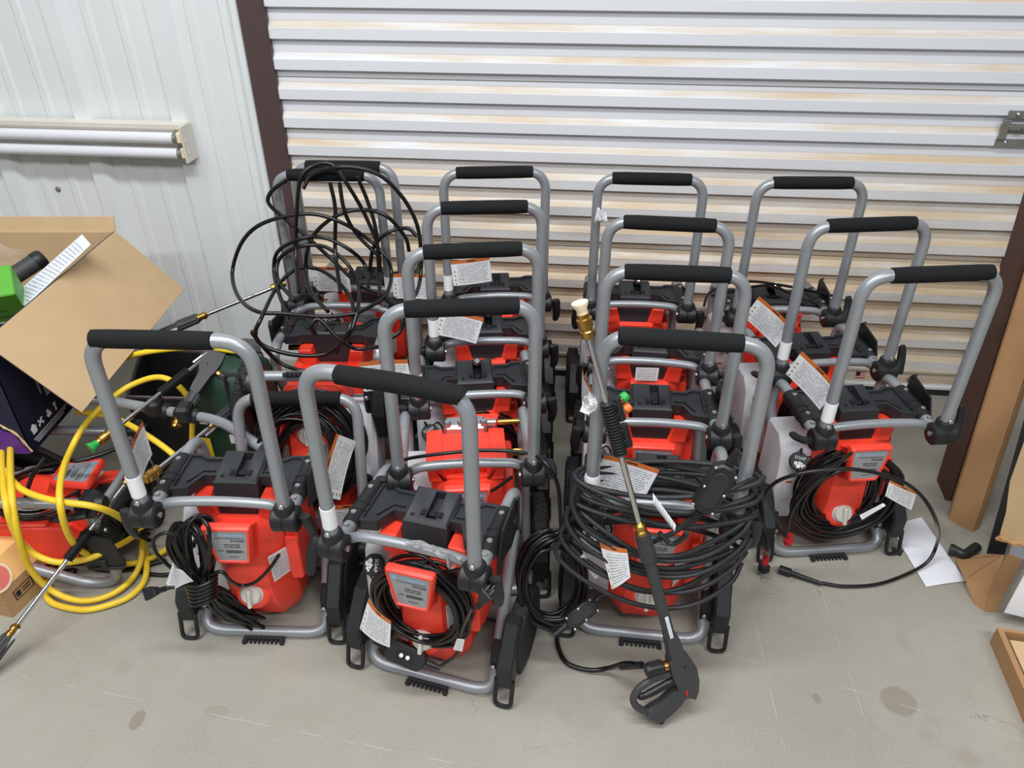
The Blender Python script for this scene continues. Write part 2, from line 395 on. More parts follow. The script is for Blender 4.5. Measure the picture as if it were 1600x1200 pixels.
mb = MB(); mb.box(((sl+sr)/2, -.004, .014), (sr-sl, .03, .028), .004); obj('rubber_seal', mb.mesh('rubber_seal', M['rubber']), door)
for zsm in (1.116, .553):
    mb = MB(); mb.box(((sl+sr)/2, -.0005, zsm), (sr-sl, .003, .0022)); obj('sheet_seam', mb.mesh('sheet_seam', M['galv']), door)
for x in (.62, 1.46, 1.53):
    mb = MB(); mb.lathe([(.012, 0), (.012, .003), (.006, .005)], (S0(x), -.014, .065), (0, -1, 0), 12); obj('bolt', mb.mesh('bolt', M['galv']), door)
s_ = S0(1.345); mb = MB()
for i in range(7): mb.box((s_+.0, -.0147, .062+i*.0042), (.036, .0008, .0042))
o = obj('flag_sticker', mb.mesh('flag_sticker', M['white']), door); mb = MB()
for i in range(0, 7, 2): mb.box((s_, -.0153, .062+i*.0042), (.036, .0006, .0042))
obj('red_stripes', mb.mesh('red_stripes', M['redcap']), o); mb = MB(); mb.box((s_-.010, -.0157, .081), (.016, .0006, .016)); obj('blue_canton', mb.mesh('blue_canton', M['navy']), o)
# left jamb, trims and ribbed wall
def wbox(name, x0, x1, out0, out1, z0, z1, m, b=.002, kind='structure', parent=None):
    mb = MB(); a, c = S0(x0), S0(x1); mb.box(((a+c)/2, -(out0+out1)/2, (z0+z1)/2), (abs(c-a), abs(out1-out0), z1-z0), b)
    return obj(name, mb.mesh(name, m), parent, (WO if parent is None else (0, 0, 0)), (WROT if parent is None else (0, 0, 0)), kind if parent is None else None)
wbox('trim_1', -.868, -.782, -.03, .026, 0, 3, M['brown'], .004)
wbox('trim_2', -.893, -.868, -.03, .034, 0, 3, M['trim'], .004)
wl = obj('wall_back', None, loc=WO, rot=WROT, kind='structure')
PITCHW = .177
def rib_panel(xa, n):
    a = S0(xa); P = []
    for i in range(n):
        x0 = a - (i+1)*PITCHW*2
        P += [(x0, .0), (x0+.014, -.024), (x0+.066, -.024), (x0+.090, .0), (x0+.132, 0), (x0+.139, -.005), (x0+.160, -.005), (x0+.170, 0), (x0+.247, 0), (x0+.254, -.005), (x0+.275, -.005), (x0+.285, 0), (x0+.354, 0)]
    return sorted(set(P))
x = -.8375
for j in range(6):
    P = rib_panel(x, 2); mb = MB(); vs = []; fs = []
    for (px_, py_) in P: vs += [(px_, py_, 0.0), (px_, py_, 3.0)]
    for i in range(len(P)-1): fs.append((2*i, 2*i+2, 2*i+3, 2*i+1))
    mb.add(vs, fs); obj('wall_panel', mb.mesh('wall_panel', M['wall'], 12), wl); x -= .708*WU.x
# right jamb post of the door and the wall beyond
pj = atz(1499, 632, 0)
mb = MB(); mb.box((pj.x+.09, pj.y+.08, 1.5), (.18, .16, 3), .006); o = obj('trim_3', mb.mesh('trim_3', M['brown']), None, kind='structure')
mb = MB(); mb.lathe([(.012, 0), (.012, .003), (.007, .006)], (pj.x+.06, pj.y, .07), (0, -1, 0), 12); obj('bolt', mb.mesh('bolt', M['galv']), o)
wbox('wall_right', pj.x+.1, 5, -.05, .0, 0, 3, M['wall'])
# latch
la = thing('door_latch', 'grey steel slide latch bolted on right end of the roll-up door', 'latch', WO, WROT)
mb = MB(); a = S0(1.535); mb.box((a+.09, -.019, 1.01), (.18, .004, .022), .001); mb.box((a+.09, -.019, .965), (.18, .004, .022), .001); mb.box((a+.09, -.019, 1.05), (.16, .004, .024), .001); mb.box((a+.012, -.024, 1.005), (.022, .012, .06), .002); obj('latch_plate', mb.mesh('latch_plate', M['galv']), la)
mb = MB(); mb.box((a+.095, -.028, 1.012), (.15, .014, .016), .003); mb.cyl((a+.06, -.034, 1.012), (a+.06, -.055, 1.012), .006, n=10); obj('slide_bolt', mb.mesh('slide_bolt', M['galv']), la)
for dx, dz in ((.03, .965), (.04, 1.05), (.14, .965), (.13, 1.05)):
    mb = MB(); mb.lathe([(.009, 0), (.008, .003), (.004, .006)], (a+dx, -.021, dz), (0, -1, 0), 10); obj('rivet', mb.mesh('rivet', M['steel']), la)
mb = MB(); p_ = wall_pt(S0(-1.70), .70); mb.lathe([(.011, 0), (.010, .003), (.005, .006)], (0, 0, 0), (0, -1, 0), 12)
sw = obj('wall_screw', mb.mesh('wall_screw', M['galv']), None, p_+WN*.0, WROT); tag(sw, 'round screw head in the white ribbed wall below the light fixture', 'screw')

# ------------------------------------------------------------------ fluorescent fixture on the wall
fx = thing('fluorescent_fixture', 'white dusty two-tube fluorescent strip fixture on the ribbed wall', 'light fixture', WO, WROT)
xe, xs = S0(-1.118), S0(-2.45); L = xe-xs
def fbox(nm, m, c, d, b=.002, par=fx):
    mb = MB(); mb.box(c, d, b); return obj(nm, mb.mesh(nm, m), par)
mb = MB(); Q = [(-.022, .846), (-.040, .846), (-.052, .868), (-.060, .897), (-.052, .926), (-.075, .952), (-.075, .966), (-.022, .966)]
mb.prism([(q[0], q[1]) for q in Q][::-1], xs, xe, lambda u, v, t: (t, u, v)); obj('housing', mb.mesh('housing', M['fixture'], 25), fx)
fbox('end_plate', M['fixture'], (xe+.004, -.062, .904), (.006, .080, .124))
for zt, y in ((.922, -.075), (.868, -.068)):
    mb = MB(); mb.cyl((xs, y, zt), (xe-.035, y, zt), .019, n=20); t_ = obj('fluorescent_tube', mb.mesh('fluorescent_tube', M['lampglass']), fx)
    mb = MB(); mb.cyl((xe-.036, y, zt), (xe-.022, y, zt), .0195, n=20); obj('tube_cap', mb.mesh('tube_cap', M['galv']), t_)
    mb = MB(); mb.box((xe-.012, y, zt+.004), (.018, .034, .036), .003); mb.box((xe-.012, y-.004, zt-.008), (.026, .018, .012), .002); obj('lamp_socket', mb.mesh('lamp_socket', M['cream']), fx)
for zt in (.885, .925):
    mb = MB(); mb.lathe([(.009, 0), (.009, .0012)], (xe+.007, -.075, zt-.01), (1, 0, 0), 16); obj('knockout', mb.mesh('knockout', M['fixture']), fx)

# ------------------------------------------------------------------ pressure washer
HW = .155; RT = .0145
_me = {}
def cached(key, fn):
    if key not in _me: _me[key] = fn()
    return _me[key]
def m_frame():
    mb = MB()
    def half(s): return [(s*HW, .01, .478), (s*HW, .285, .486), (s*HW, .292, .40), (s*.156, .125, .075), (s*.162, .072, .0150)]
    P = fillet(half(-1)+half(1)[::-1], [.055, .03, .05, .06, .06, .05, .03, .055], 7); mb.tube(P, RT, 12); return mb.mesh('frame', M['tube'])
def m_handle():
    mb = MB(); P = fillet([(-HW, 0, .505), (-HW, .008, .9248), (HW, .008, .9248), (HW, 0, .505)], [.062, .062], 9); mb.tube(P, RT, 14); return mb.mesh('handle', M['tube'])
def m_grip(bend=0.0):
    mb = MB(); n = 13; pts = []; rad = []
    for i in range(n):
        t = -1+2*i/(n-1); pts.append((t*.116, .008, .9248 - bend*t*t - bend*.6*max(0, t)**2)); rad.append(.0135 if i in (0, n-1) else .0175 if i in (1, n-2) else .0185)
    pts[1] = (-.1135, .008, pts[1][2]); pts[-2] = (.1135, .008, pts[-2][2]); mb.tube(pts, rad, 18); return mb.mesh('foam_grip', M['foam'], 50)
def m_band(): 
    mb = MB(); mb.tube([(-HW, .0005, .545), (-HW, .0012, .597)], RT+.0009, 20); return mb.mesh('white_band', M['white'])
def m_bandx():
    mb = MB(); P = []
    for i in range(7): P.append((-HW, .001, .53+.011*i))
    mb.tube(P, [RT+.001, RT+.005, RT+.0025, RT+.006, RT+.002, RT+.004, RT+.001], 12); return mb.mesh('white_band', M['white'])
def m_cross():
    mb = MB(); mb.tube(catmull([(-.15, .030, .484), (-.128, .030, .489), (-.10, .03, .499), (0, .031, .503), (.10, .03, .499), (.128, .030, .489), (.15, .030, .484)], 4), .0115, 12); return mb.mesh('cross_bar', M['tube'])
def m_joint():      # built for the right side, centre at origin
    mb = MB(); mb.lathe([(.024, -.030), (.029, -.026), (.029, -.004), (.0275, -.003), (.0275, -.001), (.029, 0), (.029, .024), (.025, .028)], (0, 0, 0), (1, 0, 0), 24)
    mb.lathe([(.0225, .0), (.0225, .036), (.0195, .041), (.0165, .041)], (0, 0, 0), (0, 0, 1), 20); mb.cyl((0, 0, -.006), (0, .035, -.008), .019, .0175, 16)
    return mb.mesh('hinge_joint', M['black'])
def m_jbolt():
    mb = MB(); mb.lathe([(.007, 0), (.007, .003), (.004, .005)], (-.030, 0, 0), (-1, 0, 0), 10); return mb.mesh('bolt', M['steel'])
def m_lever():      # hangs along -z from the stud
    mb = MB(); P = [(.040, 0, .012), (.043, -.002, -.006), (.047, -.004, -.03), (.046, -.004, -.055), (.043, -.003, -.072)]
    mb.tube(catmull(P, 3), [.014]*1+[.0155, .0155, .015, .014, .0135, .013, .0125, .012, .0115, .011, .010, .007], 12, sy=.62); return mb.mesh('clamp_lever', M['black'])
def m_stud():
    mb = MB(); mb.cyl((.026, 0, 0), (.044, 0, 0), .005, n=10); return mb.mesh('stud', M['steel'])
def m_screw(nrm=(0, 0, 1)):
    mb = MB(); mb.lathe([(.0068, 0), (.0068, .0015), (.0058, .0035), (.003, .0045)], (0, 0, 0), nrm, 12); return mb.mesh('screw', M['steel'])
def m_traybox():
    mb = MB(); x0, x1, y0, y1 = -.052, .052, .113, .212; zf, zk = .489, .504; hx0, hx1, hy0, hy1, dp = -.004, .020, .128, .203, .022
    zt = lambda y: zf+(zk-zf)*(y-y0)/(y1-y0)
    b = .005
    ring0 = [(x0, y0-.016, .375), (x1, y0-.016, .375), (x1, y1, .375), (x0, y1, .375)]
    ring1 = [(x0, y0, zt(y0)-b), (x1, y0, zt(y0)-b), (x1, y1, zt(y1)-b), (x0, y1, zt(y1)-b)]
    ring2 = [(x0+b, y0+b, zt(y0)), (x1-b, y0+b, zt(y0)), (x1-b, y1-b, zt(y1)), (x0+b, y1-b, zt(y1))]
    ring3 = [(hx0, hy0, zt(hy0)), (hx1, hy0, zt(hy0)), (hx1, hy1, zt(hy1)), (hx0, hy1, zt(hy1))]
    ring4 = [(p[0], p[1], p[2]-dp) for p in ring3]
    mb.loft([ring0, ring1, ring2, ring3, ring4]);
    return mb.mesh('tray_box', M['tray'])
def m_trayslot():
    mb = MB(); mb.box((.008, .148, .481), (.020, .016, .020), .003); mb.box((-.012, .140, .4945), (.010, .016, .0022)); mb.box((.028, .140, .4945), (.010, .016, .0022)); mb.lathe([(.005, 0), (.005, .0012)], (-.034, .130, .4913), (0, -.15, 1), 14)  # clip in the slot; the flat black disc paints a round hole's shade
    return mb.mesh('clip_and_hole_dark', M['hole_dark'])
def m_wing(s):
    poly = [(.046, .132), (.078, .132), (.100, .088), (.143, .080), (.143, .212), (.108, .212), (.092, .200), (.046, .200)]
    if s < 0: poly = [(-x, y) for x, y in poly][::-1]
    mb = MB(); mb.recess(poly, .462, .490, .009, .006)
    rib = [(.060, .15), (.085, .15), (.108, .112), (.112, .112), (.088, .156), (.060, .156)]
    if s < 0: rib = [(-x, y) for x, y in rib][::-1]
    mb.prism(rib, .483, .489); return mb.mesh('tray_wing', M['tray'])
def m_sleeve(s):
    mb = MB(); P = []; R = []
    for (y, r) in ((.072, .017), (.074, .0195), (.105, .0195), (.106, .0215), (.114, .0215), (.115, .0195), (.128, .0195), (.129, .0215), (.137, .0215), (.138, .0195), (.203, .0195), (.206, .017)): P.append((s*HW, y, .4795+.03*(y-.07)*.2)); R.append(r)
    mb.tube(P, R, 18); mb.box((s*.146, .14, .474), (.02, .12, .016), .004); return mb.mesh('tube_sleeve', M['black'])
def m_hook():
    mb = MB(); F = lambda u, v, t: (t, u, v)
    mb.prism([(.072, .452), (.168, .418), (.208, .432), (.208, .525), (.196, .534), (.108, .520)], .176, .181, F); mb.box((.180, .19, .478), (.014, .03, .02), .003); mb.box((.168, .135, .478), (.02, .08, .012), .003)
    mb.tube([(.1835, .206, .434), (.1835, .206, .526), (.1835, .195, .534)], .004, 8); return mb.mesh('hook_plate', M['black'])
def m_body():
    mb = MB()
    def ring(z, yf, wf, yc, ws, yb=.262): return [(-wf, yf, z), (wf, yf, z), (ws, yc, z), (ws, yb, z), (-ws, yb, z), (-ws, yc, z)]
    mb.loft([ring(.052, .104, .044, .138, .074, .19), ring(.066, .092, .050, .134, .084, .225), ring(.11, .078, .056, .128, .092, .255), ring(.142, .064, .055, .122, .094), ring(.205, .058, .05, .118, .094), ring(.30, .066, .046, .112, .092), ring(.385, .082, .046, .104, .090), ring(.40, .088, .042, .108, .086)])
    for s in (-1, 1):   # shoulders beside the black tray box
        pl = [(.044, .395), (.094, .395), (.100, .452), (.082, .455), (.060, .455), (.052, .425)]
        pl = pl if s > 0 else [(-x, z) for x, z in pl][::-1]
        mb.prism(pl, -.235, -.092, lambda u, v, t: (u, -t, v), .004)
    mb.lathe([(.044, 0), (.044, .006), (.036, .012)], (0, .066, .172), (0, -1, .32), 24)
    # side cover
    mb.prism([(.098, .19), (.150, .165), (.252, .165), (.252, .395), (.235, .405), (.150, .405), (.118, .38)], .088, .120, lambda u, v, t: (t, u, v), .005)
    mb.prism([(.088, .205), (.103, .20), (.103, .33), (.095, .33)], .094, .126, lambda u, v, t: (t, u, v), .003)
    return mb.mesh('motor_housing', M['red'])
def m_ventbody():
    mb = MB(); mb.prism([(-.085, .385), (.085, .385), (.078, .452), (-.078, .452)], -.225, -.105, lambda u, v, t: (u, -t, v), .008)
    for i in range(-2, 3): mb.box((i*.018+.008, .104, .438), (.006, .008, .028), .002)
    mb.prism([(-.06, .395), (.06, .395), (.075, .435), (.055, .412), (-.055, .412), (-.075, .435)], -.105, -.092, lambda u, v, t: (u, -t, v), .002); return mb.mesh('motor_top_cover', M['red'])
def m_pump():
    mb = MB(); mb.box((0, .24, .455), (.11, .05, .04), .008)
    for x in (-.045, -.01, .02, .048): mb.lathe([(.010, 0), (.010, .010), (.007, .014)], (x, .225, .473), (0, 0, 1), 8)
    mb.cyl((.05, .235, .47), (.08, .235, .47), .009, n=12); return mb.mesh('pump_head', M['steel'])
def panel_pts(inset=0.0, dz=0):
    return [(-.041+inset*.8, .3235+inset), (.041-inset*.8, .3235+inset), (.0575-inset, .436-inset), (-.0575+inset, .436-inset)]
def m_panel():
    mb = MB(); F = lambda u, v, t: (u, t, v)
    def rg(i, y, b=0.0):
        q = panel_pts(i); c = (0, .38); out = []
        for k_ in range(4):      # clipped corners
            p = Vector(q[k_]); a = Vector(q[k_-1])-p; d = Vector(q[(k_+1) % 4])-p; cc = .009 if i < .008 else .003
            out += [p+a.normalized()*cc, p+(a.normalized()+d.normalized())*cc*.28, p+d.normalized()*cc]
        return [F(p[0], p[1], y) for p in out]
    mb.loft([rg(.008, .040), rg(.0, .034), rg(0, .020), rg(.0035, .0145), rg(.0085, .0145), rg(.0095, .0175)])
    mb.loft([[(-.034, .03, .32), (.034, .03, .32), (.04, .09, .29), (-.04, .09, .29)], [(-.044, .03, .420), (.044, .03, .420), (.042, .098, .385), (-.042, .098, .385)]])
    return mb.mesh('front_panel', M['red'])
def m_plate():
    mb = MB(); q = panel_pts(.0097); mb.loft([[(p[0], y, p[1]) for p in q] for y in (.0178, .0168)]); return mb.mesh('rating_plate', M['plate'])
def m_platebar():
    mb = MB(); mb.box((.004, .0164, .4045), (.068, .0006, .0008)); return mb.mesh('print_rule', M['ink'])
def m_fine():
    mb = MB()
    for x_, z_, w_ in ((-.022, .3645, .012), (.008, .3655, .036), (.010, .3625, .042), (.006, .3595, .034), (.004, .346, .022)): mb.box((x_, .0164, z_), (w_, .0006, .0012))
    return mb.mesh('fine_print', M['ink'])
def m_logo():
    mb = MB(); y = .0164
    for a in ((-.0385, .4135, .0016, .009), (-.0305, .4135, .0016, .009), (-.0345, .4135, .007, .0016), (-.0345, .4175, .0075, .0014), (-.0345, .4095, .0075, .0014)): mb.box((a[0], y, a[1]), (a[2], .0006, a[3]))
    return mb.mesh('crest_print', M['blue'])
def m_knob():
    mb = MB(); ax = Vector((0, -1, .32)).normalized(); o = Vector((0, .057, .176)); mb.lathe([(.029, 0), (.029, .004), (.026, .006), (.024, .013), (.022, .015)], o, ax, 28)
    R = ax.to_track_quat('Y', 'Z').to_matrix(); mb.box(o+ax*.018-Vector((0, 0, .004)), (.010, .020, .050), .003, R); return mb.mesh('selector_knob', M['knob'])
def m_tank():
    mb = MB(); F = lambda u, v, t: (t, u, v)
    P = [(.128, .105), (.235, .105), (.262, .16), (.262, .365), (.245, .378), (.175, .378), (.158, .362), (.134, .335), (.124, .27), (.118, .16)]
    mb.prism(P, -.172, -.080, F, .010); ax = Vector((-.1, -.72, .69)).normalized(); mb.cyl(Vector((-.130, .150, .285)), Vector((-.130, .150, .285))+ax*.046, .019, n=18); return mb.mesh('soap_tank', M['tank'])
def m_tanklabel():
    mb = MB(); mb.sheet([[(-.148+.018*i, .0985+.003*(1-j/1.0)*0, .185+.06*j) for j in (0, 1)] for i in (0, 1)]); mb.v = [(x, .1215 if z > .2 else .1175, z) for x, y, z in mb.v]; return mb.mesh('tank_label', M['spect'])
CAPO = Vector((-.133, .116, .318)); CAPX = Vector((-.1, -.72, .69)).normalized()
def m_cap():    # local z = out of the cap
    mb = MB(); mb.lathe([(.0235, -.012), (.026, -.010), (.026, 0), (.0245, .002)], (0, 0, 0), (0, 0, 1), 28); mb.tube([(0, .022, -.003), (0, .035, -.003), (0, .037, -.004)], [.010, .008, .004], 10, sy=.4); mb.tube([(0, -.022, -.003), (0, -.033, -.003), (0, -.035, -.004)], [.010, .008, .004], 10, sy=.4)
    mb.tube(catmull([(.018, .018, -.006), (.032, .020, -.012), (.037, .002, -.02), (.028, -.016, -.026)], 5), .0022, 6); return mb.mesh('tank_cap', M['black'])
def m_paw():
    mb = MB()
    for (x, y, r) in ((-.009, -.005, .0055), (-.002, -.011, .0062), (.006, -.004, .0035), (.0085, -.0105, .0032), (.0005, -.0015, .0036), (.0135, -.0065, .0028)): mb.lathe([(r, .0018), (r, .0026)], (x, y-.002, 0), (0, 0, 1), 14)
    return mb.mesh('paw_print', M['white'])
def m_wheel():
    mb = MB(); mb.lathe([(.058, -.019), (.085, -.022), (.099, -.018), (.104, -.010), (.105, 0), (.104, .010), (.099, .018), (.085, .022), (.058, .019)], (0, 0, 0), (1, 0, 0), 40)
    n = 30
    for i in range(n):
        a = 2*PI*i/n
        for (dx, da, tw) in ((-.009, 0, .5), (.009, PI/n, -.5)):
            R = Matrix.Rotation(a+da, 3, 'X') @ Matrix.Rotation(tw, 3, 'Z'); mb.box(Matrix.Rotation(a+da, 3, 'X') @ Vector((dx, 0, .1045)), (.016, .007, .005), .001, R)
    return mb.mesh('tyre', M['rubber'])
def m_hub():
    mb = MB(); mb.lathe([(.060, -.017), (.060, .010), (.052, .013), (.048, .006), (.020, .008), (.017, .018), (.010, .020)], (0, 0, 0), (1, 0, 0), 30)
    for i in range(6):
        a = i*PI/3; R = Matrix.Rotation(a, 3, 'X'); mb.box(R @ Vector((.009, 0, .034)), (.008, .008, .034), .002, R)
    return mb.mesh('wheel_hub', M['black'])
def m_foot(s):
    mb = MB(); x = s
    F = lambda u, v, t: (t*s, u, v)
    mb.prism([(.098, .052), (.135, .052), (.160, .110), (.160, .130), (.120, .130), (.098, .095)], .146, .176, F, .004)
    mb.prism([(.062, .060), (.105, .060), (.170, .175), (.160, .205), (.130, .205), (.062, .125)], .172, .212, F, .005)
    mb.tube(fillet([(s*.172, .070, .080), (s*.172, .050, .006), (s*.212, .050, .006), (s*.212, .070, .080)], [.016, .016], 5), .0055, 8); return mb.mesh('foot_bracket', M['black'])
def m_pad():
    mb = MB(); mb.box((0, .060, .0075), (.104, .018, .013), .002)
    for i in range(9): mb.box((-.044+.011*i, .047, .006), (.005, .012, .010), .001)
    mb.box((-.049, .046, .006), (.010, .014, .011), .001); mb.box((.049, .046, .006), (.010, .014, .011), .001); return mb.mesh('rubber_pad', M['rubber'])
def m_brass():
    mb = MB(); mb.cyl((.055, .165, .428), (.128, .165, .424), .0085, n=14); mb.cyl((.120, .165, .424), (.150, .165, .423), .0105, n=6); mb.cyl((.096, .165, .4255), (.100, .165, .4255), .0115, n=14); return mb.mesh('brass_outlet', M['brass'])
def m_quick():
    mb = MB(); a = Vector((.008, .200, .500)); d = Vector((0, -.62, .42)).normalized(); mb.lathe([(.011, 0), (.012, .004), (.012, .036), (.0105, .038)], a, d, 16); return mb.mesh('quick_connect', M['black'])
def m_quickn():
    mb = MB(); a = Vector((.008, .200, .500)); d = Vector((0, -.62, .42)).normalized(); mb.lathe([(.010, .037), (.010, .043), (.006, .046), (.006, .052), (.008, .053), (.008, .057), (.0055, .060), (.0055, .066)], a, d, 14); return mb.mesh('nozzle', M['chrome'])
def m_spec():
    A = Vector((.0505, .0605, .205)); B = Vector((.092, .1165, .205)); C = Vector((.0470, .066, .298)); D = Vector((.090, .1105, .298)); n = Vector((.8, -.6, 0))*.0045
    def pt(u, v): return (A*(1-u)+B*u)*(1-v)+(C*(1-u)+D*u)*v+n
    mb = MB(); mb.sheet([[pt(.12+.8*i, .05+.9*j) for j in (0, 1)] for i in (0, 1)]); return mb.mesh('spec_label', M['spec'])
def m_axle():
    mb = MB(); mb.cyl((-.2, .205, .105), (.2, .205, .105), .006, n=10); 
    for s in (-1, 1): mb.box((s*.158, .19, .105), (.012, .06, .03), .003)
    return mb.mesh('axle', M['black'])
def tag_mesh(curl, side='L', w_=.125, h_=.088):
    mb = MB(); g = []
    for i in range(9):
        u = i/8; g.append([(u*w_ - (w_ if side == 'R' else 0), curl*math.sin(u*PI*.8)*.018+curl*.004*(v/4)*u, (v/4-.5)*h_) for v in range(5)])
    mb.sheet(g); return mb.mesh('warning_tag', M['tag'], 80)
def coil(loops, rx, rz, cy=.0, thick=.03, seed=1, n=16, wob=.10, flat=0.0):
    """stack of loose loops in the local x-z plane, spread along y"""
    rnd = random.Random(seed); P = []
    for L_ in range(loops):
        f = .80+.28*rnd.random(); ox = rnd.uniform(-1, 1)*wob*rx*.5; oz = rnd.uniform(-1, 1)*wob*rz*.5; y0 = thick*((L_+.5)/loops-.5)+rnd.uniform(-.004, .004)
        for k in range(n):
            a = 2*PI*k/n+PI/2; P.append((ox+rx*f*math.cos(a)*(1+.03*rnd.uniform(-1, 1)), y0+thick/loops*k/n+.004*math.sin(2*a+L_), oz+rz*f*math.sin(a)*(1+.03*rnd.uniform(-1, 1))))
    return P
def tube_mesh(name, P, r, m, k=3, n=8, closed=False):
    mb = MB(); mb.tube(catmull(P, k, closed), r, n, closed); return mb.mesh(name, M[m], 60)

def make_washer(label, x, y, yaw, band='plain', tagp=None, grip_dx=0.0, grip_bend=0.0, lever=(0.2, 0.2), tray=True, quick=False, folded=False, caprot=0.2, cord=None, knob=True, rootloc=None, rootrot=None, lean=0.0, cover=True):
    t = thing('pressure_washer', label, 'pressure washer', rootloc or (x, y, 0), rootrot or (0, 0, yaw), 'red pressure washers with grey tube handles')
    P = lambda nm, key, fn, par=t, **k_: obj(nm, cached(key, fn), par, **k_)
    P('frame', 'frame', m_frame); P('cross_bar', 'cross', m_cross)
    hd = obj('handle', cached('handle', m_handle), t)
    piv = Vector((0, 0, .487)); ang = PI-.05 if folded else lean
    R = Matrix.Rotation(ang, 4, 'X'); hd.matrix_local = Matrix.Translation(piv) @ R @ Matrix.Translation(-piv)
    obj('foam_grip', cached(('grip', grip_bend), lambda: m_grip(grip_bend)), hd, (grip_dx, 0, 0))
    if band == 'plain': P('white_band', 'band', m_band, hd)
    elif band == 'crumpled': P('white_band', 'bandx', m_bandx, hd)
    if tagp:
        yw, rl, dx, dy, dz, curl = tagp[:6]; sd = tagp[6] if len(tagp) > 6 else 'L'
        obj('warning_tag', cached(('tag', curl, sd), lambda: tag_mesh(curl, sd)), hd, (-HW+dx, dy, .575+dz), (0, rl, yw))
    for s in (-1, 1):
        j = obj('hinge_joint', cached('joint', m_joint), t, (s*HW, 0, .487), (0, 0, 0) if s > 0 else (0, 0, 0))
        if s < 0: j.scale = (-1, 1, 1)
        obj('bolt', cached('jbolt', m_jbolt), j); obj('stud', cached('stud', m_stud), j)
        obj('clamp_lever', cached('lever', m_lever), j, rot=(lever[0 if s < 0 else 1], 0, 0))
        obj('screw', cached('screwf', lambda: m_screw((0, -1, 0))), hd, (s*HW, -RT-.0005, .533))
        ys = (.058,) + ((.092, .178) if tray else (.10, .19))
        for i, yy in enumerate(ys):
            obj('screw', cached('screw', m_screw), t, (s*HW, yy, .478+(RT if (i == 0 or not tray) else .0205)+.001))
        wh = obj('wheel', cached('wheel', m_wheel), t, (s*.198, .205, .105), (0, 0, 0 if s > 0 else PI)); obj('wheel_hub', cached('hub', m_hub), wh)
        P('foot_bracket', ('foot', s), lambda: m_foot(s)); 
        ft = obj('screw', cached('screwf', lambda: m_screw((0, -1, 0))), t, (s*.156, .094, .082))
    P('axle', 'axle', m_axle); P('rubber_pad', 'pad', m_pad)
    if tray:
        tb = P('storage_tray', 'traybox', m_traybox); P('clip_and_hole_dark', 'slot', m_trayslot, tb)
        for s in (-1, 1): P('tray_wing', ('wing', s), lambda: m_wing(s), tb); P('tube_sleeve', ('sleeve', s), lambda: m_sleeve(s), tb)
        P('hook_plate', 'hook', m_hook, tb)
        if quick: qk = P('quick_connect', 'quick', m_quick); P('nozzle', 'quickn', m_quickn, qk)
    else: P('motor_top_cover', 'vent', m_ventbody); P('pump_head', 'pump', m_pump)
    P('motor_housing', 'body', m_body); P('spec_label', 'spec', m_spec)
    fp = P('front_panel', 'panel', m_panel); P('rating_plate', 'plate', m_plate, fp); P('print_rule', 'rule', m_platebar, fp); P('fine_print', 'fine', m_fine, fp, kind='stuff'); P('crest_print', 'logo', m_logo, fp)
    for (s_, sz, mm, cx, cz) in (('Husqvarna', .0125, 'blue', .008, .4135), ('PW2300', .0088, 'ink', .022, .396), ('2300 MAX PSI', .0064, 'ink', .006, .3835), ('1.2 MAX GPM', .0064, 'ink', .006, .3768)):
        obj('lettering', text_mesh(s_, sz, mm), fp, (cx, .0164, cz), (PI/2, 0, 0))
    if knob: P('selector_knob', 'knob', m_knob)
    tk = P('soap_tank', 'tank', m_tank); P('tank_label', 'tankl', m_tanklabel, tk)
    cx_ = (Vector((1, 0, 0))-CAPX*CAPX.x).normalized(); cq = Matrix((cx_, CAPX.cross(cx_), CAPX)).transposed() @ Matrix.Rotation(caprot, 3, 'Z'); ce = cq.to_euler()
    obj('tank_cap', cached('cap', m_cap), tk, CAPO+CAPX*.014, ce)
    obj('paw_print', cached('paw', m_paw), tk, CAPO+CAPX*.0145, ce); obj('lettering', text_mesh('SOAP', .0125, 'white'), tk, CAPO+CAPX*.017+cq @ Vector((0, .009, 0)), ce)
    P('brass_outlet', 'brass', m_brass)
    if cord:
        me = cord if not isinstance(cord, tuple) else cached(('cord', cord), lambda: tube_mesh('power_cord', [(p[0]+.02, p[1]+.065, p[2]+.29) for p in coil(cord[0], cord[1], cord[2], thick=cord[4], seed=cord[3])], .0042, 'cord'))
        obj('power_cord', me, t)
    return t
#TAIL
A = dict()
A['M1'] = make_washer('pressure washer front left, foam grip overlapping the open cardboard box', -.644, 1.197, -.037, tagp=(1.8, .1, .0, .016, .03, .2), grip_dx=-.028, lever=(.1, .3))
A['M2'] = make_washer('foremost pressure washer, turned sideways, black cord coiled round its red panel', -.221, 1.066, -.285, tagp=(1.5, -.75, .0, .018, .03, .3), grip_dx=.028, grip_bend=.004, lever=(-.5, .1), caprot=-1.5, lean=.02)
A['M3'] = make_washer('pressure washer with thick black cord wrapped round its handle, spray wand leaning on it', .324, 1.188, -.124, band='crumpled', tagp=(.05, .3, .01, .03, .01, .3), grip_dx=-.012, lean=-.02)
A['M4'] = make_washer('rightmost front pressure washer, white soap tank and loose black hose in front', .926, 1.486, .077, tagp=(-1.12, .35, -.004, .016, .02, .3, 'R'), grip_dx=.017, lever=(1.2, 2.9), caprot=-.3)
A['M5'] = make_washer('pressure washer without a black tray, bare red motor cover, behind the foremost one', -.105, 1.328, .073, band=None, tray=False, lever=(.3, 1.4), grip_dx=.005)
A['M6'] = make_washer('third pressure washer from the roll-up door in centre left column', -.091, 1.617, .095, tagp=(-.1, -.06, -.016, .0, .02, .3, 'R'), quick=True, caprot=.4, cord=(9, .1, .11, 3, .06))
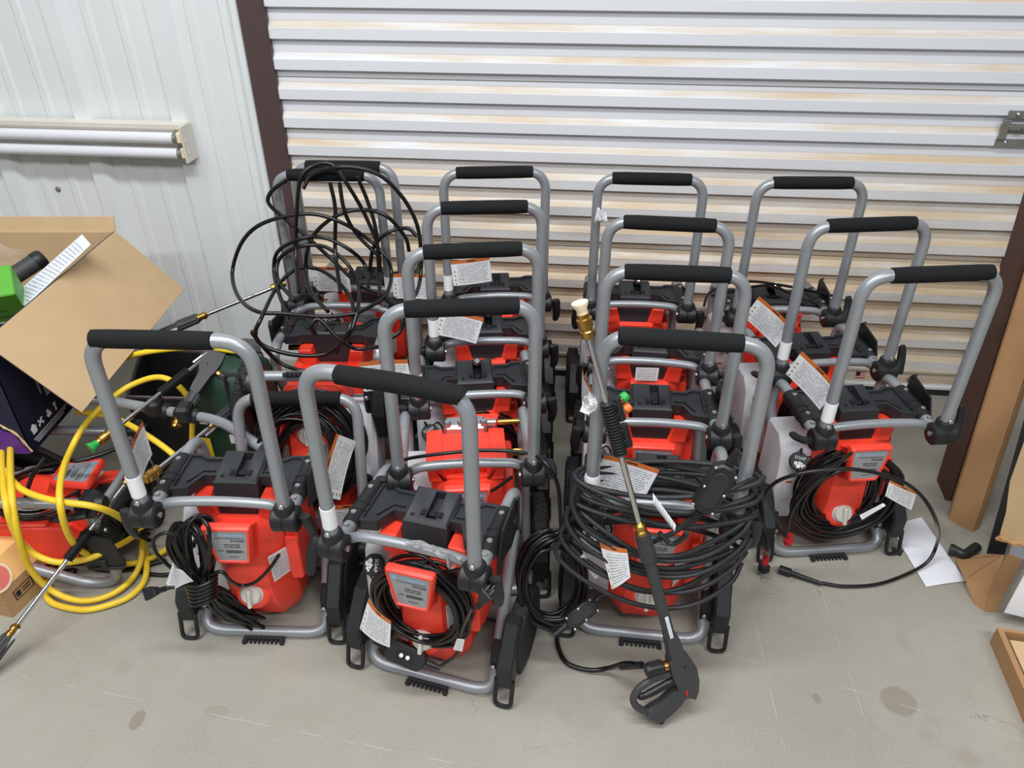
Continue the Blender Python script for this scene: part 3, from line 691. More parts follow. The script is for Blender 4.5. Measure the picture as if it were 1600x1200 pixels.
A['M7'] = make_washer('second pressure washer from the roll-up door in centre left column', -.073, 1.905, .059, tagp=(-.05, .28, .014, -.01, .02, .3), quick=True, cord=(8, .1, .11, 4, .06))
A['M8'] = make_washer('pressure washer closest to the door in centre left column', -.052, 2.206, .052, tagp=(.1, -.08, .014, -.01, .03, -.3))
A['M9'] = make_washer('pressure washer just behind the one with cord wrapped round its handle', .362, 1.49, -.079, band=None, tagp=(1.72, .1, -.012, .02, -.02, .3), caprot=.3)
A['M10'] = make_washer('second pressure washer from the roll-up door in centre right column', .397, 1.786, -.124, band=None)
A['M11'] = make_washer('pressure washer closest to the door in centre right column, crumpled sticker on handle', .409, 2.144, -.069, band=None, quick=True)
A['M12'] = make_washer('pressure washer closest to the door in right column, scuffed left handle tube', .869, 2.108, -.008, band=None, quick=True, lever=(1.5, 2.9))
A['M13'] = make_washer('middle pressure washer of the right column', .907, 1.781, .084, tagp=(-.98, .4, -.004, .016, .025, .3, 'R'), lever=(1.2, 2.9), cord=(8, .1, .11, 6, .06))
A['M14'] = make_washer('back left pressure washer standing against the brown door jamb', -.518, 2.262, -.042, tagp=(-.05, 0, .012, -.012, -.02, .2))
A['M15'] = make_washer('back left pressure washer turned round, black hose hung over its handle', -.552, 2.195, PI-.019, tagp=(PI-.05, .0, -.012, .012, -.01, .2))
A['M16'] = make_washer('upside-down pressure washer with folded handle behind the front left one', 0, 0, 0, folded=True, rootloc=(-.555, 1.626, .574), rootrot=(.35, PI, 0), tagp=(.9, -.3, .01, -.01, 0, .2), cord=None)
A['M17'] = make_washer('pressure washer lying on its back under the navy box', 0, 0, 0, folded=True, band=None, rootloc=(0, 0, 0), rootrot=(0, 0, 0), cord=(8, .1, .11, 11, .06))
ax = Vector((math.cos(.05), math.sin(.05), 0)); fz = Vector((0, 0, 1))
# lying: local z -> ax, local -y -> up
xx = (-fz).cross(ax); Rm = Matrix((xx, -fz, ax)).transposed()
pl = Vector((-1.205, 1.585, .290)); A['M17'].matrix_world = Matrix.Translation(pl - Rm @ Vector((0, .015, .38))) @ Rm.to_4x4()

# ------------------------------------------------------------------ helpers for cords, hoses and wands
bpy.context.view_layer.update()
def loc_of(t, p): return t.matrix_world.inverted() @ Vector(p)
def ml(t, px, py, y):                       # point seen at (px,py) on the plane local y of a washer, in its own coordinates
    R = t.matrix_world.inverted(); o = R @ Vector((0, 0, CAM_H)); d = R.to_3x3() @ ray(px, py); return o + d*((y-o.y)/d.y)
def part_tubes(name, paths, r, m, parent=None, k=4, n=8, label=None):
    mb = MB()
    for P in paths: mb.tube(catmull(P, k), r, n)
    return obj(name, mb.mesh(name, M[m], 60), parent, label=label)
def bx(name, c, d, m, parent=None, b=.003, R=None):
    mb = MB(); mb.box(c, d, b, R); return obj(name, mb.mesh(name, M[m]), parent)
def frame3(U, G):
    U = Vector(U).normalized(); G = Vector(G); G = (G-U*G.dot(U)).normalized(); return U, G, U.cross(G)
def gfci(parent, c, U, N, L=.11, W=.045, T=.034, buttons=True):
    U = Vector(U).normalized(); N = Vector(N); N = (N-U*N.dot(U)).normalized(); V = N.cross(U); c = Vector(c)
    F = lambda u, v, t: c+U*u+V*v+N*t
    poly = [(-L/2+.014, -W/2), (L/2-.014, -W/2), (L/2, -W/2+.014), (L/2, W/2-.014), (L/2-.014, W/2), (-L/2+.014, W/2), (-L/2, W/2-.014), (-L/2, -W/2+.014)]
    mb = MB(); mb.prism(poly, -T/2, T/2, F, .004); g = obj('gfci_box', mb.mesh('gfci_box', M['black']), parent)
    for s in (-1, 1):
        mb = MB()
        for i in range(5): mb.cyl(F(s*(L/2+.004+i*.006), 0, 0), F(s*(L/2+.008+i*.006), 0, 0), .0095-.0007*i, n=12)
        mb.cyl(F(s*L/2, 0, 0), F(s*(L/2+.036), 0, 0), .006, n=10)
        obj('strain_relief', mb.mesh('strain_relief', M['black']), g)
    if buttons:
        mb = MB(); mb.box(F(0, 0, T/2+.0006), (1, 1, 1), 0, None) if False else None
        mb.prism([(-.022, -.010), (.022, -.010), (.022, .010), (-.022, .010)], T/2, T/2+.001, F); obj('recess_plate', mb.mesh('recess_plate', M['hole_dark']), g)
        for x in (-.008, .008):
            mb = MB(); mb.lathe([(.0048, 0), (.0048, .003), (.003, .004)], F(x, 0, T/2+.0008), N, 14); obj('button', mb.mesh('button', M['white']), g)
    else:
        mb = MB(); q = [(x*.72, y*.66) for x, y in poly]; mb.prism(q, T/2, T/2+.002, F, .001); obj('cover_plate', mb.mesh('cover_plate', M['cordm']), g)
        for (x, y) in ((-.4, -.42), (0, -.42), (.4, -.42), (-.4, .42), (0, .42), (.4, .42)):
            mb = MB(); mb.lathe([(.003, 0), (.003, .002), (.0015, .003)], F(x*L, y*W, T/2), N, 10); obj('screw', mb.mesh('screw', M['steel']), g)
    return g
def plug(parent, c, U, N):
    U = Vector(U).normalized(); N = Vector(N); N = (N-U*N.dot(U)).normalized(); V = N.cross(U); c = Vector(c); F = lambda u, v, t: c+U*u+V*v+N*t
    mb = MB(); mb.prism([(0, -.014), (.012, -.014), (.034, -.008), (.034, .008), (.012, .014), (0, .014)][::1], -.009, .009, F, .002)
    for i in range(4): mb.cyl(F(.034+i*.006, 0, 0), F(.038+i*.006, 0, 0), .0065, n=10)
    mb.cyl(F(.03, 0, 0), F(.06, 0, 0), .0045, n=8)
    p = obj('plug', mb.mesh('plug', M['black']), parent)
    for (v, t) in ((-.006, .003), (.006, .003), (0, -.005)):
        mb = MB(); mb.prism([(-.018, v-.0007), (0, v-.0007), (0, v+.0007), (-.018, v+.0007)], t-.002, t+.002, F); obj('prong', mb.mesh('prong', M['steel']), p)
    return p
def paper(name, pts, m, parent=None, bend=0.0):     # four corners: lower left, lower right, upper right, upper left
    a, b, c, d = [Vector(p) for p in pts]; nrm = (b-a).cross(d-a).normalized(); g = []
    for i in range(7):
        u = i/6; g.append([(a*(1-u)+b*u)*(1-v)+(d*(1-u)+c*u)*v+nrm*(bend*math.sin(u*PI)) for v in (0, .25, .5, .75, 1)])
    mb = MB(); mb.sheet(g); return obj(name, mb.mesh(name, M[m], 80), parent)

# ---- cord coils on single washers
t = A['M2']; rnd = random.Random(5)
c0 = ml(t, 656, 948, .05)
P = [(c0.x+p[0], .058+p[1], c0.z+p[2]) for p in coil(19, .112, .122, thick=.05, seed=21)]
part_tubes('power_cord', [P, [ml(t, 700, 893, .06), ml(t, 735, 885, .06), ml(t, 760, 872, .10), ml(t, 790, 860, .16)], [ml(t, 690, 1040, .02), ml(t, 715, 1020, .02), ml(t, 722, 985, .02), ml(t, 738, 950, -.02)]], .0043, 'cord', t)
e1, e2 = ml(t, 602, 1009, .03), ml(t, 668, 1036, .03); gfci(t, (e1+e2)/2, e2-e1, (0, -.75, .65), .10, .048, .036)
pa = ml(t, 764, 925, -.03); plug(t, pa, ml(t, 738, 960, -.03)-pa, (-.3, -.8, .3))
paper('cord_flag', [ml(t, 708, 1015, -.005), ml(t, 722, 1018, -.005), ml(t, 726, 999, -.005), ml(t, 714, 998, -.005)], 'spec', t)
paper('safety_tag', [ml(t, 562, 982, .0), ml(t, 609, 1012, -.02), ml(t, 611, 970, -.02), ml(t, 576, 934, .0)], 'tag', t, .006)
mb = MB(); q = [(.00, .02, .514), (.03, .022, .519), (.055, .02, .514), (.08, .02, .508), (.10, .024, .505)]
for i in range(3): mb.tube(catmull([(p[0]+.01*i, p[1]+rnd.uniform(-.006, .006), p[2]+rnd.uniform(0, .006)) for p in q], 4), [.004+.004*rnd.random() for _ in range(17)], 7, sy=.5)
mb.tube(catmull([(.088, .018, .512), (.094, .010, .500), (.092, .016, .484), (.100, .03, .478)], 4), .007, 7, sy=.35); obj('plastic_wrap', mb.mesh('plastic_wrap', M['film'], 80), t)
t = A['M16']; P = [(p[0]-.01, .035+p[1], .20+p[2]) for p in coil(16, .135, .14, thick=.07, seed=41)]
P2 = [(p[0]-.005, .0+p[1], .21+p[2]) for p in coil(12, .105, .115, thick=.035, seed=43, wob=.5)]
part_tubes('power_cord', [P, P2], .0045, 'cord', t)
t = A['M5']; mb = MB(); mb.cyl((.085, .235, .470), (.168, .235, .470), .0075, n=14); mb.cyl((.160, .235, .470), (.180, .235, .470), .0105, n=8); obj('brass_lance', mb.mesh('brass_lance', M['brass']), t)
# front left: twisted bundle
t = A['M1']; Z = lambda zx, zy, y: ml(t, 200+zx/5.4545, 780+zy/5.4545, y)
paths = []; rnd = random.Random(3)
for i in range(15):
    j = lambda s_: rnd.uniform(-s_, s_); f = i/14
    y0 = .055-.05*rnd.random()
    W_ = (640+j(45), 740+j(40)); a = (330+210*f+j(30), 400-190*f+j(30)); b = (430+220*f+j(30), 230-90*f+j(25)); c = (560+190*f+j(20), 330-80*f+j(40))
    lo = (1050+j(70), 990+j(90)); lm = (840+j(30), 850+j(60)); lm2 = (840+j(40), 960+j(60))
    paths.append([Z(lo[0], lo[1], .075), Z(*lm, .05), Z(*W_, y0), Z((W_[0]+a[0])/2-40, (W_[1]+a[1])/2+20, y0-.01), Z(*a, y0), Z(*b, y0+.02), Z(*c, y0), Z((c[0]+W_[0])/2+30, (c[1]+W_[1])/2, y0-.015), Z(W_[0]+j(30), W_[1]+j(30), y0), Z(*lm2, .04), Z(lo[0]+30+j(40), lo[1]+40+j(20), .07), Z(lo[0], lo[1], .085)])
for i in range(6):
    yy = 690+32*i; paths.append([Z(480+i*10, yy+10, .02), Z(540, yy+50, -.025), Z(640, yy+45, -.03), Z(750, yy-30, .0), Z(730, yy-70, .05)])
paths.append([Z(420, 300, .0), Z(300, 290, -.01), Z(215, 360, -.015), Z(250, 470, -.02), Z(350, 570, -.01), Z(520, 700, -.01)])
paths.append([Z(700, 640, .0), Z(800, 620, -.01), Z(870, 690, .0), Z(960, 735, .02), Z(1080, 710, .02), Z(1200, 600, .03), Z(1290, 470, .05)])
part_tubes('power_cord', paths, .0043, 'cord', t, 5)
pa = Z(150, 810, -.02); plug(t, pa, Z(330, 760, -.02)-pa, (0, -.8, .5)); part_tubes('plug_lead', [[pa+(Z(330, 760, -.02)-pa).normalized()*.055, Z(410, 745, -.015), Z(520, 720, -.0)]], .0043, 'cord', t)
paper('cord_flag', [Z(325, 720, -.03), Z(400, 735, -.03), Z(400, 590, -.03), Z(385, 535, -.03)], 'spec', t, .003)
paper('cord_flag', [Z(400, 765, -.028), Z(560, 700, -.03), Z(500, 640, -.03), Z(400, 590, -.028)], 'spec', t, -.004)
# rightmost front washer: coil, hose over it
t = A['M4']; c0 = ml(t, 1318, 772, .03)
P = [(c0.x+.012+p[0], .072+p[1], c0.z-.015+p[2]) for p in coil(15, .102, .120, thick=.05, seed=8)]
P2 = [(c0.x+.02+p[0], .045+p[1], c0.z-.03+p[2]) for p in coil(7, .145, .138, thick=.03, seed=13)]
part_tubes('power_cord', [P, P2], .0045, 'cord', t)
pa = ml(t, 1408, 868, .06); plug(t, pa, ml(t, 1375, 840, .04)-pa, (0, -.5, .8))
paper('safety_tag', [ml(t, 1383, 775, -.03), ml(t, 1424, 797, -.02), ml(t, 1433, 769, -.02), ml(t, 1390, 750, -.03)], 'tag', t, .003)
paper('cord_flag', [ml(t, 1347, 812, -.045), ml(t, 1384, 790, -.045), ml(t, 1380, 786, -.04), ml(t, 1343, 805, -.04)], 'spec', t)
def Wy(L_, y): return [aty(px, py, y) for px, py in L_]
Yb = lambda px, py, y: aty(px, py, y)
hz = thing('high_pressure_hose', 'thin black hose looping over the rightmost washer to two nozzle ends', 'hose')
part_tubes('hose', [[Yb(1228, 838, 1.42), Yb(1237, 800, 1.40), Yb(1262, 765, 1.39), Yb(1295, 735, 1.38), Yb(1330, 708, 1.43)],
   [Yb(1228, 842, 1.46), Yb(1205, 790, 1.42), Yb(1197, 772, 1.40), Yb(1215, 752, 1.38), Yb(1260, 738, 1.36), Yb(1330, 733, 1.36), Yb(1400, 748, 1.36), Yb(1440, 775, 1.35), Yb(1463, 815, 1.34), atz(1465, 845, .10), atz(1450, 877, .03), atz(1415, 898, .010), atz(1370, 913, .009), atz(1320, 916, .009), atz(1285, 911, .010)]], .0048, 'cord', hz, 6)
a, b = atz(1217, 889, .013), atz(1249, 900, .013); mb = MB(); U = (b-a).normalized()
mb.lathe([(.010, 0), (.0125, .002), (.0125, .032), (.010, .034)], a, U, 12); mb.cyl(a+U*.034, a+U*.118, .0078, .0055, 12)
for i in range(12):
    pass
obj('coupling_nut', mb.mesh('coupling_nut', M['black']), hz)
a, b = Yb(1231, 848, 1.44), Yb(1237, 830, 1.44); mb = MB(); mb.lathe([(.011, -.004), (.013, 0), (.013, .012), (.008, .014), (.008, .03)], a, b-a, 14); obj('red_coupling', mb.mesh('red_coupling', M['redcap']), hz)
hs = thing('hose_adapter', 'short black hose with red swivel fitting hanging beside the rightmost washer', 'hose fitting')
part_tubes('hose', [[Yb(1170, 800, 1.36), Yb(1183, 805, 1.34), Yb(1196, 832, 1.33), Yb(1200, 860, 1.32), atz(1199, 868, .085)]], .0065, 'cord', hs)
a, b = atz(1199, 862, .085), atz(1193, 890, .03); U = (b-a); mb = MB(); mb.cyl(a, a+U*.7, .0095, n=14); obj('red_sleeve', mb.mesh('red_sleeve', M['redcap']), hs)
mb = MB(); U = U.normalized(); mb.lathe([(.010, 0), (.015, .004), (.015, .022), (.011, .026)], a+(b-a)*.68, U, 12)
for i in range(12):
    an = i*PI/6; G = U.orthogonal().normalized(); V = U.cross(G); mb.box(a+(b-a)*.68+U*.013+(G*math.cos(an)+V*math.sin(an))*.015, (.003, .003, .016), .0008, U.to_track_quat('Z', 'Y').to_matrix())
obj('swivel_nut', mb.mesh('swivel_nut', M['black']), hs)

# ---- thick cord wrapped round the third front washer's handle
t = A['M3']; wc = thing('extension_cord', 'thick black cord wrapped round a washer handle with black protection box', 'cord', t.location, t.rotation_euler)
rnd = random.Random(12); paths = []
for i in range(11):
    zc = .60-.019*i+rnd.uniform(-.01, .01); tl = rnd.uniform(-.03, .045); rx = .182+rnd.uniform(-.004, .014); ry = .042+rnd.uniform(0, .016); sag = .012+.011*i*rnd.random(); P = []
    for k in range(15):
        a = 2*PI*k/14*1.0; P.append((rx*math.cos(a)*(1 if abs(math.cos(a)) > .3 else 1), -.004+ry*math.sin(a)*(1.0 if math.sin(a) < 0 else 1.3), zc+tl*math.cos(a)-sag*(1-abs(math.cos(a)))*(1.6 if math.sin(a) < 0 else -.2)+.012*k/14))
    paths.append(P)
for i in range(4):
    zc = .50-.05*i; paths.append([(-.18, -.01, zc+.1), (-.195-.01*i, -.03, zc+.04), (-.15, -.055, zc-.02), (-.03, -.062, zc-.07), (.08, -.06, zc-.06), (.16, -.04, zc-.0), (.185, -.01, zc+.04)])
paths.append([(-.02, -.055, .47), (.03, -.06, .52), (.09, -.05, .60), (.14, -.03, .625), (.172, 0, .62)])
part_tubes('cord', paths, .0056, 'cordm', wc, 5)
cg = loc_of(t, aty(1116, 762, 1.12)); ca = loc_of(t, aty(1080, 820, 1.11)); cb = loc_of(t, aty(1142, 722, 1.13)); gfci(wc, cg, cb-ca, (0, -.8, .5), .115, .05, .03, False)
part_tubes('cord_tail', [[ca+(ca-cb).normalized()*.02, loc_of(t, aty(1070, 838, 1.11)), loc_of(t, aty(1050, 850, 1.12)), loc_of(t, aty(1030, 832, 1.13))]], .0056, 'cordm', wc)
paper('cord_flag', [loc_of(t, aty(*p)) for p in ((1054, 831, 1.09), (1056, 820, 1.09), (1020, 770, 1.10), (1021, 788, 1.10))], 'spec', wc, .004)
paper('safety_tag', [loc_of(t, aty(*p)) for p in ((956, 921, 1.13), (985, 902, 1.12), (980, 858, 1.13), (936, 845, 1.15))], 'tag', t, .004)
# crumpled sticker scraps
def scrap(name, c, s, label, parent=None):
    rnd = random.Random(int(c.x*1000)); mb = MB(); g = []
    for i in range(5): g.append([c+Vector((s*(i/4-.5)*1.0*(1-.3*j/4)+rnd.uniform(-.1, .1)*s, rnd.uniform(-.35, .1)*s, s*1.25*(j/4-.5)+rnd.uniform(-.12, .12)*s)) for j in range(5)])
    mb.sheet(g); return obj(name, mb.mesh(name, M['spec'], 60), parent)
scrap('sticker_scrap', loc_of(A['M11'], aty(939, 337, 2.118)), .036, None, A['M11']); scrap('sticker_scrap', loc_of(A['M3'], aty(921, 628, 1.165)), .032, None, A['M3'])
paper('paper_label', [loc_of(A['M10'], aty(*p)) for p in ((992, 594, 1.80), (1027, 595, 1.80), (1030, 575, 1.80), (994, 574, 1.80))], 'spec', A['M10'])

# ---- spray wands
GP0 = Vector((565, 370)); GE = Vector((-.212, -.977)); GG = Vector((-.977, .212)); GS = .000242
def spray_wand(label, O, U, G, length, ribbed=(.35, .52), gun=True, nozzles=(), barrel=.185, tip='brass', barrelr=.0145):
    U, G, N = frame3(U, G); O = Vector(O); t = thing('spray_wand', label, 'spray wand', O, (0, 0, 0), 'pressure washer spray wands')
    def F(p, tt=0.0):
        d = Vector(p)-GP0; return U*(d.dot(GE)*GS)+G*(d.dot(GG)*GS)+N*tt
    if gun:
        body = [(470, 130), (570, 110), (600, 190), (640, 350), (700, 420), (760, 530), (790, 700), (785, 830), (755, 925), (700, 885), (650, 880), (600, 950), (520, 1020), (440, 1070), (420, 1110), (385, 1115), (330, 1050), (260, 985), (340, 940), (420, 915), (500, 850), (590, 775), (545, 660), (515, 560), (495, 440), (505, 380), (485, 250)]
        mb = MB(); mb.prism(body, -.016, .016, lambda u, v, tt: F((u, v), tt), .0045)
        mb.tube(catmull([F(p) for p in ((515, 590), (400, 597), (280, 622), (190, 682), (145, 770), (165, 860), (230, 940), (300, 985), (380, 960))], 4), .0085, 10)
        obj('gun_body', mb.mesh('gun_body', M['gun'], 30), t)
        mb = MB(); mb.tube(catmull([F(p) for p in ((600, 690), (480, 705), (350, 750), (250, 775), (195, 760))], 3), [.012]*4+[.011]*4+[.010]*3+[.009, .006], 10, sy=.8); obj('trigger', mb.mesh('trigger', M['black']), t)
        mb = MB(); a, b = F((490, 480)), F((275, 476)); ax_ = (b-a).normalized(); mb.lathe([(.013, .010), (.0155, .013), (.0155, .044), (.014, .052), (.008, .053)], a, ax_, 14)
        for i in range(12):
            an = i*PI/6; g1 = ax_.orthogonal().normalized(); g2 = ax_.cross(g1); mb.box(a+ax_*.028+(g1*math.cos(an)+g2*math.sin(an))*.0155, (.003, .003, .03), .0008, ax_.to_track_quat('Z', 'Y').to_matrix())
        obj('inlet_nut', mb.mesh('inlet_nut', M['black']), t)
        mb = MB(); mb.cyl(a, a+ax_*.012, .0115, n=14); obj('brass_ring', mb.mesh('brass_ring', M['brass']), t)
        mb = MB(); mb.prism([(640, 790), (670, 785), (665, 845), (655, 850)], .015, .0185, lambda u, v, tt: F((u, v), tt)); obj('safety_catch', mb.mesh('safety_catch', M['redcap']), t)
        for s in (1, -1):
            mb = MB(); mb.lathe([(.0032, 0), (.0032, .001)], F((638, 488), .0155*s), N*s, 12); mb.lathe([(.0032, 0), (.0032, .001)], F((405, 1100), .0155*s), N*s, 12); mb.lathe([(.0026, 0), (.0026, .001)], F((270, 990), .0086*s), N*s, 10); obj('painted_screw_hole', mb.mesh('painted_screw_hole', M['hole_dark']), t)  # raised black discs, painted as the shaded insides of screw holes
        mb = MB(); q = [F((470-20+s1*16+dy*.215, 30+dy), .0161) for (s1, dy) in ((-1, 330), (1, 330), (1, 40), (-1, 40))]
    z0 = .04 if gun else 0.0
    mb = MB(); mb.tube([U*z0, U*(z0+.05), U*(barrel-.075), U*(barrel-.07), U*barrel], [.0125, .0125, .0135, barrelr+.002, barrelr], 16)
    for i in range(10):
        an = i*PI/5; mb.tube([U*(barrel-.066)+(G*math.cos(an)+N*math.sin(an))*(barrelr+.0018), U*(barrel-.004)+(G*math.cos(an)+N*math.sin(an))*(barrelr+.0005)], .0022, 5)
    obj('barrel', mb.mesh('barrel', M['gun'], 30), t)
    mb = MB(); g = [[U*(.03+.095*i)+G*(.004-.008*j)+N*.0148 for j in (0, 1)] for i in (0, 1)]; mb.sheet(g); obj('warning_strip', mb.mesh('warning_strip', M['spec'], 80), t)
    mb = MB(); mb.lathe([(.0125, 0), (.0125, .008), (.0105, .010), (.0105, .014), (.0125, .016), (.0125, .024), (.009, .027), (.006, .032)], U*barrel, U, 14); obj('brass_collar', mb.mesh('brass_collar', M['brass']), t)
    mb = MB(); mb.cyl(U*(barrel+.02), U*(length-.03), .0062, n=14); obj('lance', mb.mesh('lance', M['chrome']), t)
    if ribbed:
        mb = MB(); P = []; R = []; a, b = ribbed[0]*length, ribbed[1]*length; n = 18
        for i in range(n):
            x = a+(b-a)*i/n; d = (b-a)/n
            P += [U*x, U*(x+d*.3), U*(x+d*.55), U*(x+d*.9)]; R += [.010, .0145, .0145, .010]
        mb.tube(P, R, 14); obj('ribbed_sleeve', mb.mesh('ribbed_sleeve', M['black'], 30), t)
    mb = MB(); mb.lathe([(.008, -.03), (.0135, -.026), (.0135, -.014), (.0115, -.012), (.0115, -.008), (.0145, -.006), (.0145, .010), (.0115, .012), (.0115, .02)], U*(length-.02), U, 16); obj('brass_coupler', mb.mesh('brass_coupler', M['brass']), t)
    if tip == 'cream' or tip == 'green':
        mb = MB(); mb.lathe([(.010, .0), (.010, .008), (.0155, .018), (.0155, .022), (.008, .023)], U*length, U, 16); obj('nozzle_tip', mb.mesh('nozzle_tip', M['cream' if tip == 'cream' else 'green']), t)
    if nozzles:
        for i, (fr, m) in enumerate(nozzles):
            c = U*(fr*length)-G*.020; mb = MB(); mb.lathe([(.009, -.012), (.009, .012)], c, U, 10); mb.box(c+G*.006, (.014, .012, .014), .002); hd_ = obj('nozzle_clip', mb.mesh('nozzle_clip', M['black']), t)
            if m: 
                d = (-G*.8+U*.35).normalized(); mb = MB(); mb.lathe([(.008, .012), (.010, .014), (.010, .022), (.0075, .026)], c, d, 10); obj('nozzle_tip', mb.mesh('nozzle_tip', M[m]), t)
                mb = MB(); mb.cyl(c+d*.004, c+d*.014, .006, n=10); obj('nozzle_stem', mb.mesh('nozzle_stem', M['brass']), t)
    return t
O = atz(1054, 1022, .19); B = aty(940, 600, 1.165); U = (B-O).normalized()
tt = 0.3
def pjx(p):
    d = Vector(p)-Vector((0, 0, CAM_H)); zd = d.dot(FWD); return 800+FPX*d.x/zd, 600-FPX*d.dot(UP)/zd
while pjx(O+U*tt)[1] > 492: tt += .004
G_ = Vector((-1, -.25, .05))
def frac(py):
    q = 0.0
    while pjx(O+U*q)[1] > py: q += .004
    return q
spray_wand('dark grey spray gun standing on the concrete floor, chrome lance leaning on washer handle', O, U, G_, tt, (frac(712)/tt, frac(630)/tt), True, ((frac(637)/tt, 'green'), (frac(655)/tt, 'orange'), (frac(678)/tt, None), (frac(696)/tt, None)), frac(835), 'cream')
hg = thing('gun_hose', 'black hose running across the floor into the upright spray gun', 'hose')
ge = aty(1003, 1039, 1.085); part_tubes('hose', [[atz(858, 960, .10), atz(869, 985, .03), atz(872, 1010, .012), atz(886, 1036, .010), atz(920, 1047, .012), atz(950, 1044, .03), (atz(950, 1044, .03)+ge)/2+Vector((0, 0, .012)), ge]], .006, 'cord', hg, 6)
mb = MB(); mb.tube([ge, ge+(atz(950, 1044, .03)-ge)*.6], [.0085, .0075], 12); obj('bend_guard', mb.mesh('bend_guard', M['black']), hg)
def wand2(label, p0, p1, **kw):          # p0 = butt end, p1 = far end
    d = p1-p0; return spray_wand(label, p0, d, kw.pop('G', Vector((0, 0, 1))), d.length, **kw)
wand2('chrome spray wand reaching to the bottom left corner past the wooden crate', atz(-30, 1052, .035), atz(214, 732, .33), ribbed=(.53, .68), gun=False, barrel=.10, tip='none')
wand2('spray wand with brass coupler just behind the front left washer handle', atz(362, 640, .40), atz(226, 750, .40), ribbed=None, gun=False, barrel=.06, tip='none', G=Vector((0, 0, -1)))
wand2('spray wand with green nozzle tip above the lying washer', atz(356, 532, .52), atz(152, 692, .43), ribbed=(.33, .55), gun=False, barrel=.07, tip='green', G=Vector((-.3, -1, -.2)))
wand2('dark grey spray gun lying in the pile against the dark green bag', atz(322, 588, .47), atz(272, 668, .40), ribbed=None, gun=True, barrel=.13, tip='none', G=Vector((.9, -.3, -.45)))
wand2('spray wand leaning against the white ribbed wall behind the open box flap', aty(232, 528, 2.1), aty(446, 442, 2.24), ribbed=None, gun=False, barrel=.17, tip='none')

# ---- coil standing on the floor between the two centre columns
ck = thing('cord_coil', 'black cord coil standing on floor between the two centre columns', 'cord')
cc = aty(862, 905, 1.24); Rz = Matrix.Rotation(.15, 3, 'Z') @ Matrix.Rotation(-.45, 3, 'X')
P = [cc+Rz @ Vector(p) for p in coil(16, .079, .112, thick=.07, seed=31)]
zmin = min(p.z for p in P)
P = [p+Vector((0, 0, max(0, .006-zmin))) for p in P]
part_tubes('cord', [P, [aty(838, 712, 1.33), aty(856, 728, 1.30), aty(872, 760, 1.29), aty(876, 810, 1.28), aty(880, 848, 1.25), aty(900, 872, 1.22), aty(905, 900, 1.18)]], .0048, 'cord', ck)
gfci(ck, aty(908, 958, 1.16), Vector((-.55, -.3, -.3)), (0, -.8, .5), .085, .038, .028, False)
paper('cord_flag', [aty(*p) for p in ((930, 905, 1.16), (936, 900, 1.16), (912, 865, 1.17), (905, 872, 1.17))], 'spec', ck)
ch = thing('thin_hose', 'thin black hose lying across the bare red motor cover', 'hose')
part_tubes('hose', [[aty(625, 722, 1.36), aty(640, 716, 1.36), aty(690, 709, 1.35), aty(745, 704, 1.35), aty(800, 705, 1.35), aty(832, 710, 1.35)], [aty(712, 782, 1.40), aty(745, 778, 1.36), aty(775, 763, 1.36), aty(800, 745, 1.36)]], .0042, 'cord', ch)
# ---- hose hung over the back left handles
hh = thing('tangled_hose', 'tangle of shiny black hose hung over the two back left handles', 'hose')
def Zb(L_):
    out = []
    for zx, zy in L_:
        y = 2.15 if zy < 600 else 2.15-.28*min(1, (zy-600)/220); out.append(aty(350+zx/3.077, 230+zy/3.077, y+.012*math.sin(zx*.03)))
    return out
part_tubes('hose', [Zb(L_) for L_ in (
  [(640, 800), (480, 815), (290, 800), (160, 790), (70, 720), (40, 600), (90, 450), (200, 360), (400, 320), (560, 360), (690, 440), (780, 530), (805, 620), (770, 720), (640, 800)],
  [(360, 700), (345, 500), (350, 300), (370, 150), (430, 90), (520, 85), (600, 190), (680, 330), (740, 480), (750, 600)],
  [(330, 860), (270, 720), (240, 600), (260, 500), (370, 440), (480, 435), (600, 490), (680, 570), (695, 680)],
  [(340, 740), (260, 640), (260, 550), (310, 500), (400, 472), (500, 485), (600, 570), (650, 680), (640, 800)],
  [(640, 800), (600, 900), (500, 990), (350, 1000), (200, 960), (150, 900), (180, 820), (250, 680), (340, 590), (450, 585), (560, 660), (620, 760), (600, 880), (540, 990)],
  [(500, 790), (420, 700), (395, 600), (400, 500), (440, 410), (540, 330), (660, 300), (780, 330), (870, 430), (890, 500)],
  [(380, 200), (430, 130), (580, 95), (740, 130), (850, 230), (920, 350), (945, 470), (945, 620), (910, 720), (800, 760)],
  [(300, 160), (230, 210), (215, 270), (300, 350), (420, 450), (540, 560), (660, 670), (780, 720), (850, 800), (850, 880), (800, 920)],
  [(510, 170), (535, 300), (535, 500), (560, 700)], [(555, 170), (580, 310), (640, 420), (740, 520)], [(640, 140), (690, 260), (730, 400), (745, 600), (750, 720)],
  [(700, 600), (720, 480), (790, 410), (880, 390), (930, 430)], [(160, 890), (140, 900), (260, 1030), (380, 1075), (480, 1070)], [(440, 900), (420, 860), (460, 830), (560, 930), (640, 970), (740, 960)])], .0062, 'cord', hh, 6)
ct = thing('loose_cable', 'black cable draped on the tray closest to the right end of the door', 'cable')
part_tubes('cable', [[aty(1100, 478, 2.12), aty(1108, 458, 2.16), aty(1140, 442, 2.2), aty(1180, 440, 2.22), aty(1230, 447, 2.22), aty(1270, 455, 2.22), aty(1300, 462, 2.22)], [aty(1112, 462, 2.16), aty(1160, 452, 2.2), aty(1200, 446, 2.22), aty(1240, 460, 2.2), aty(1278, 476, 2.18)]], .0045, 'cord', ct, 5)

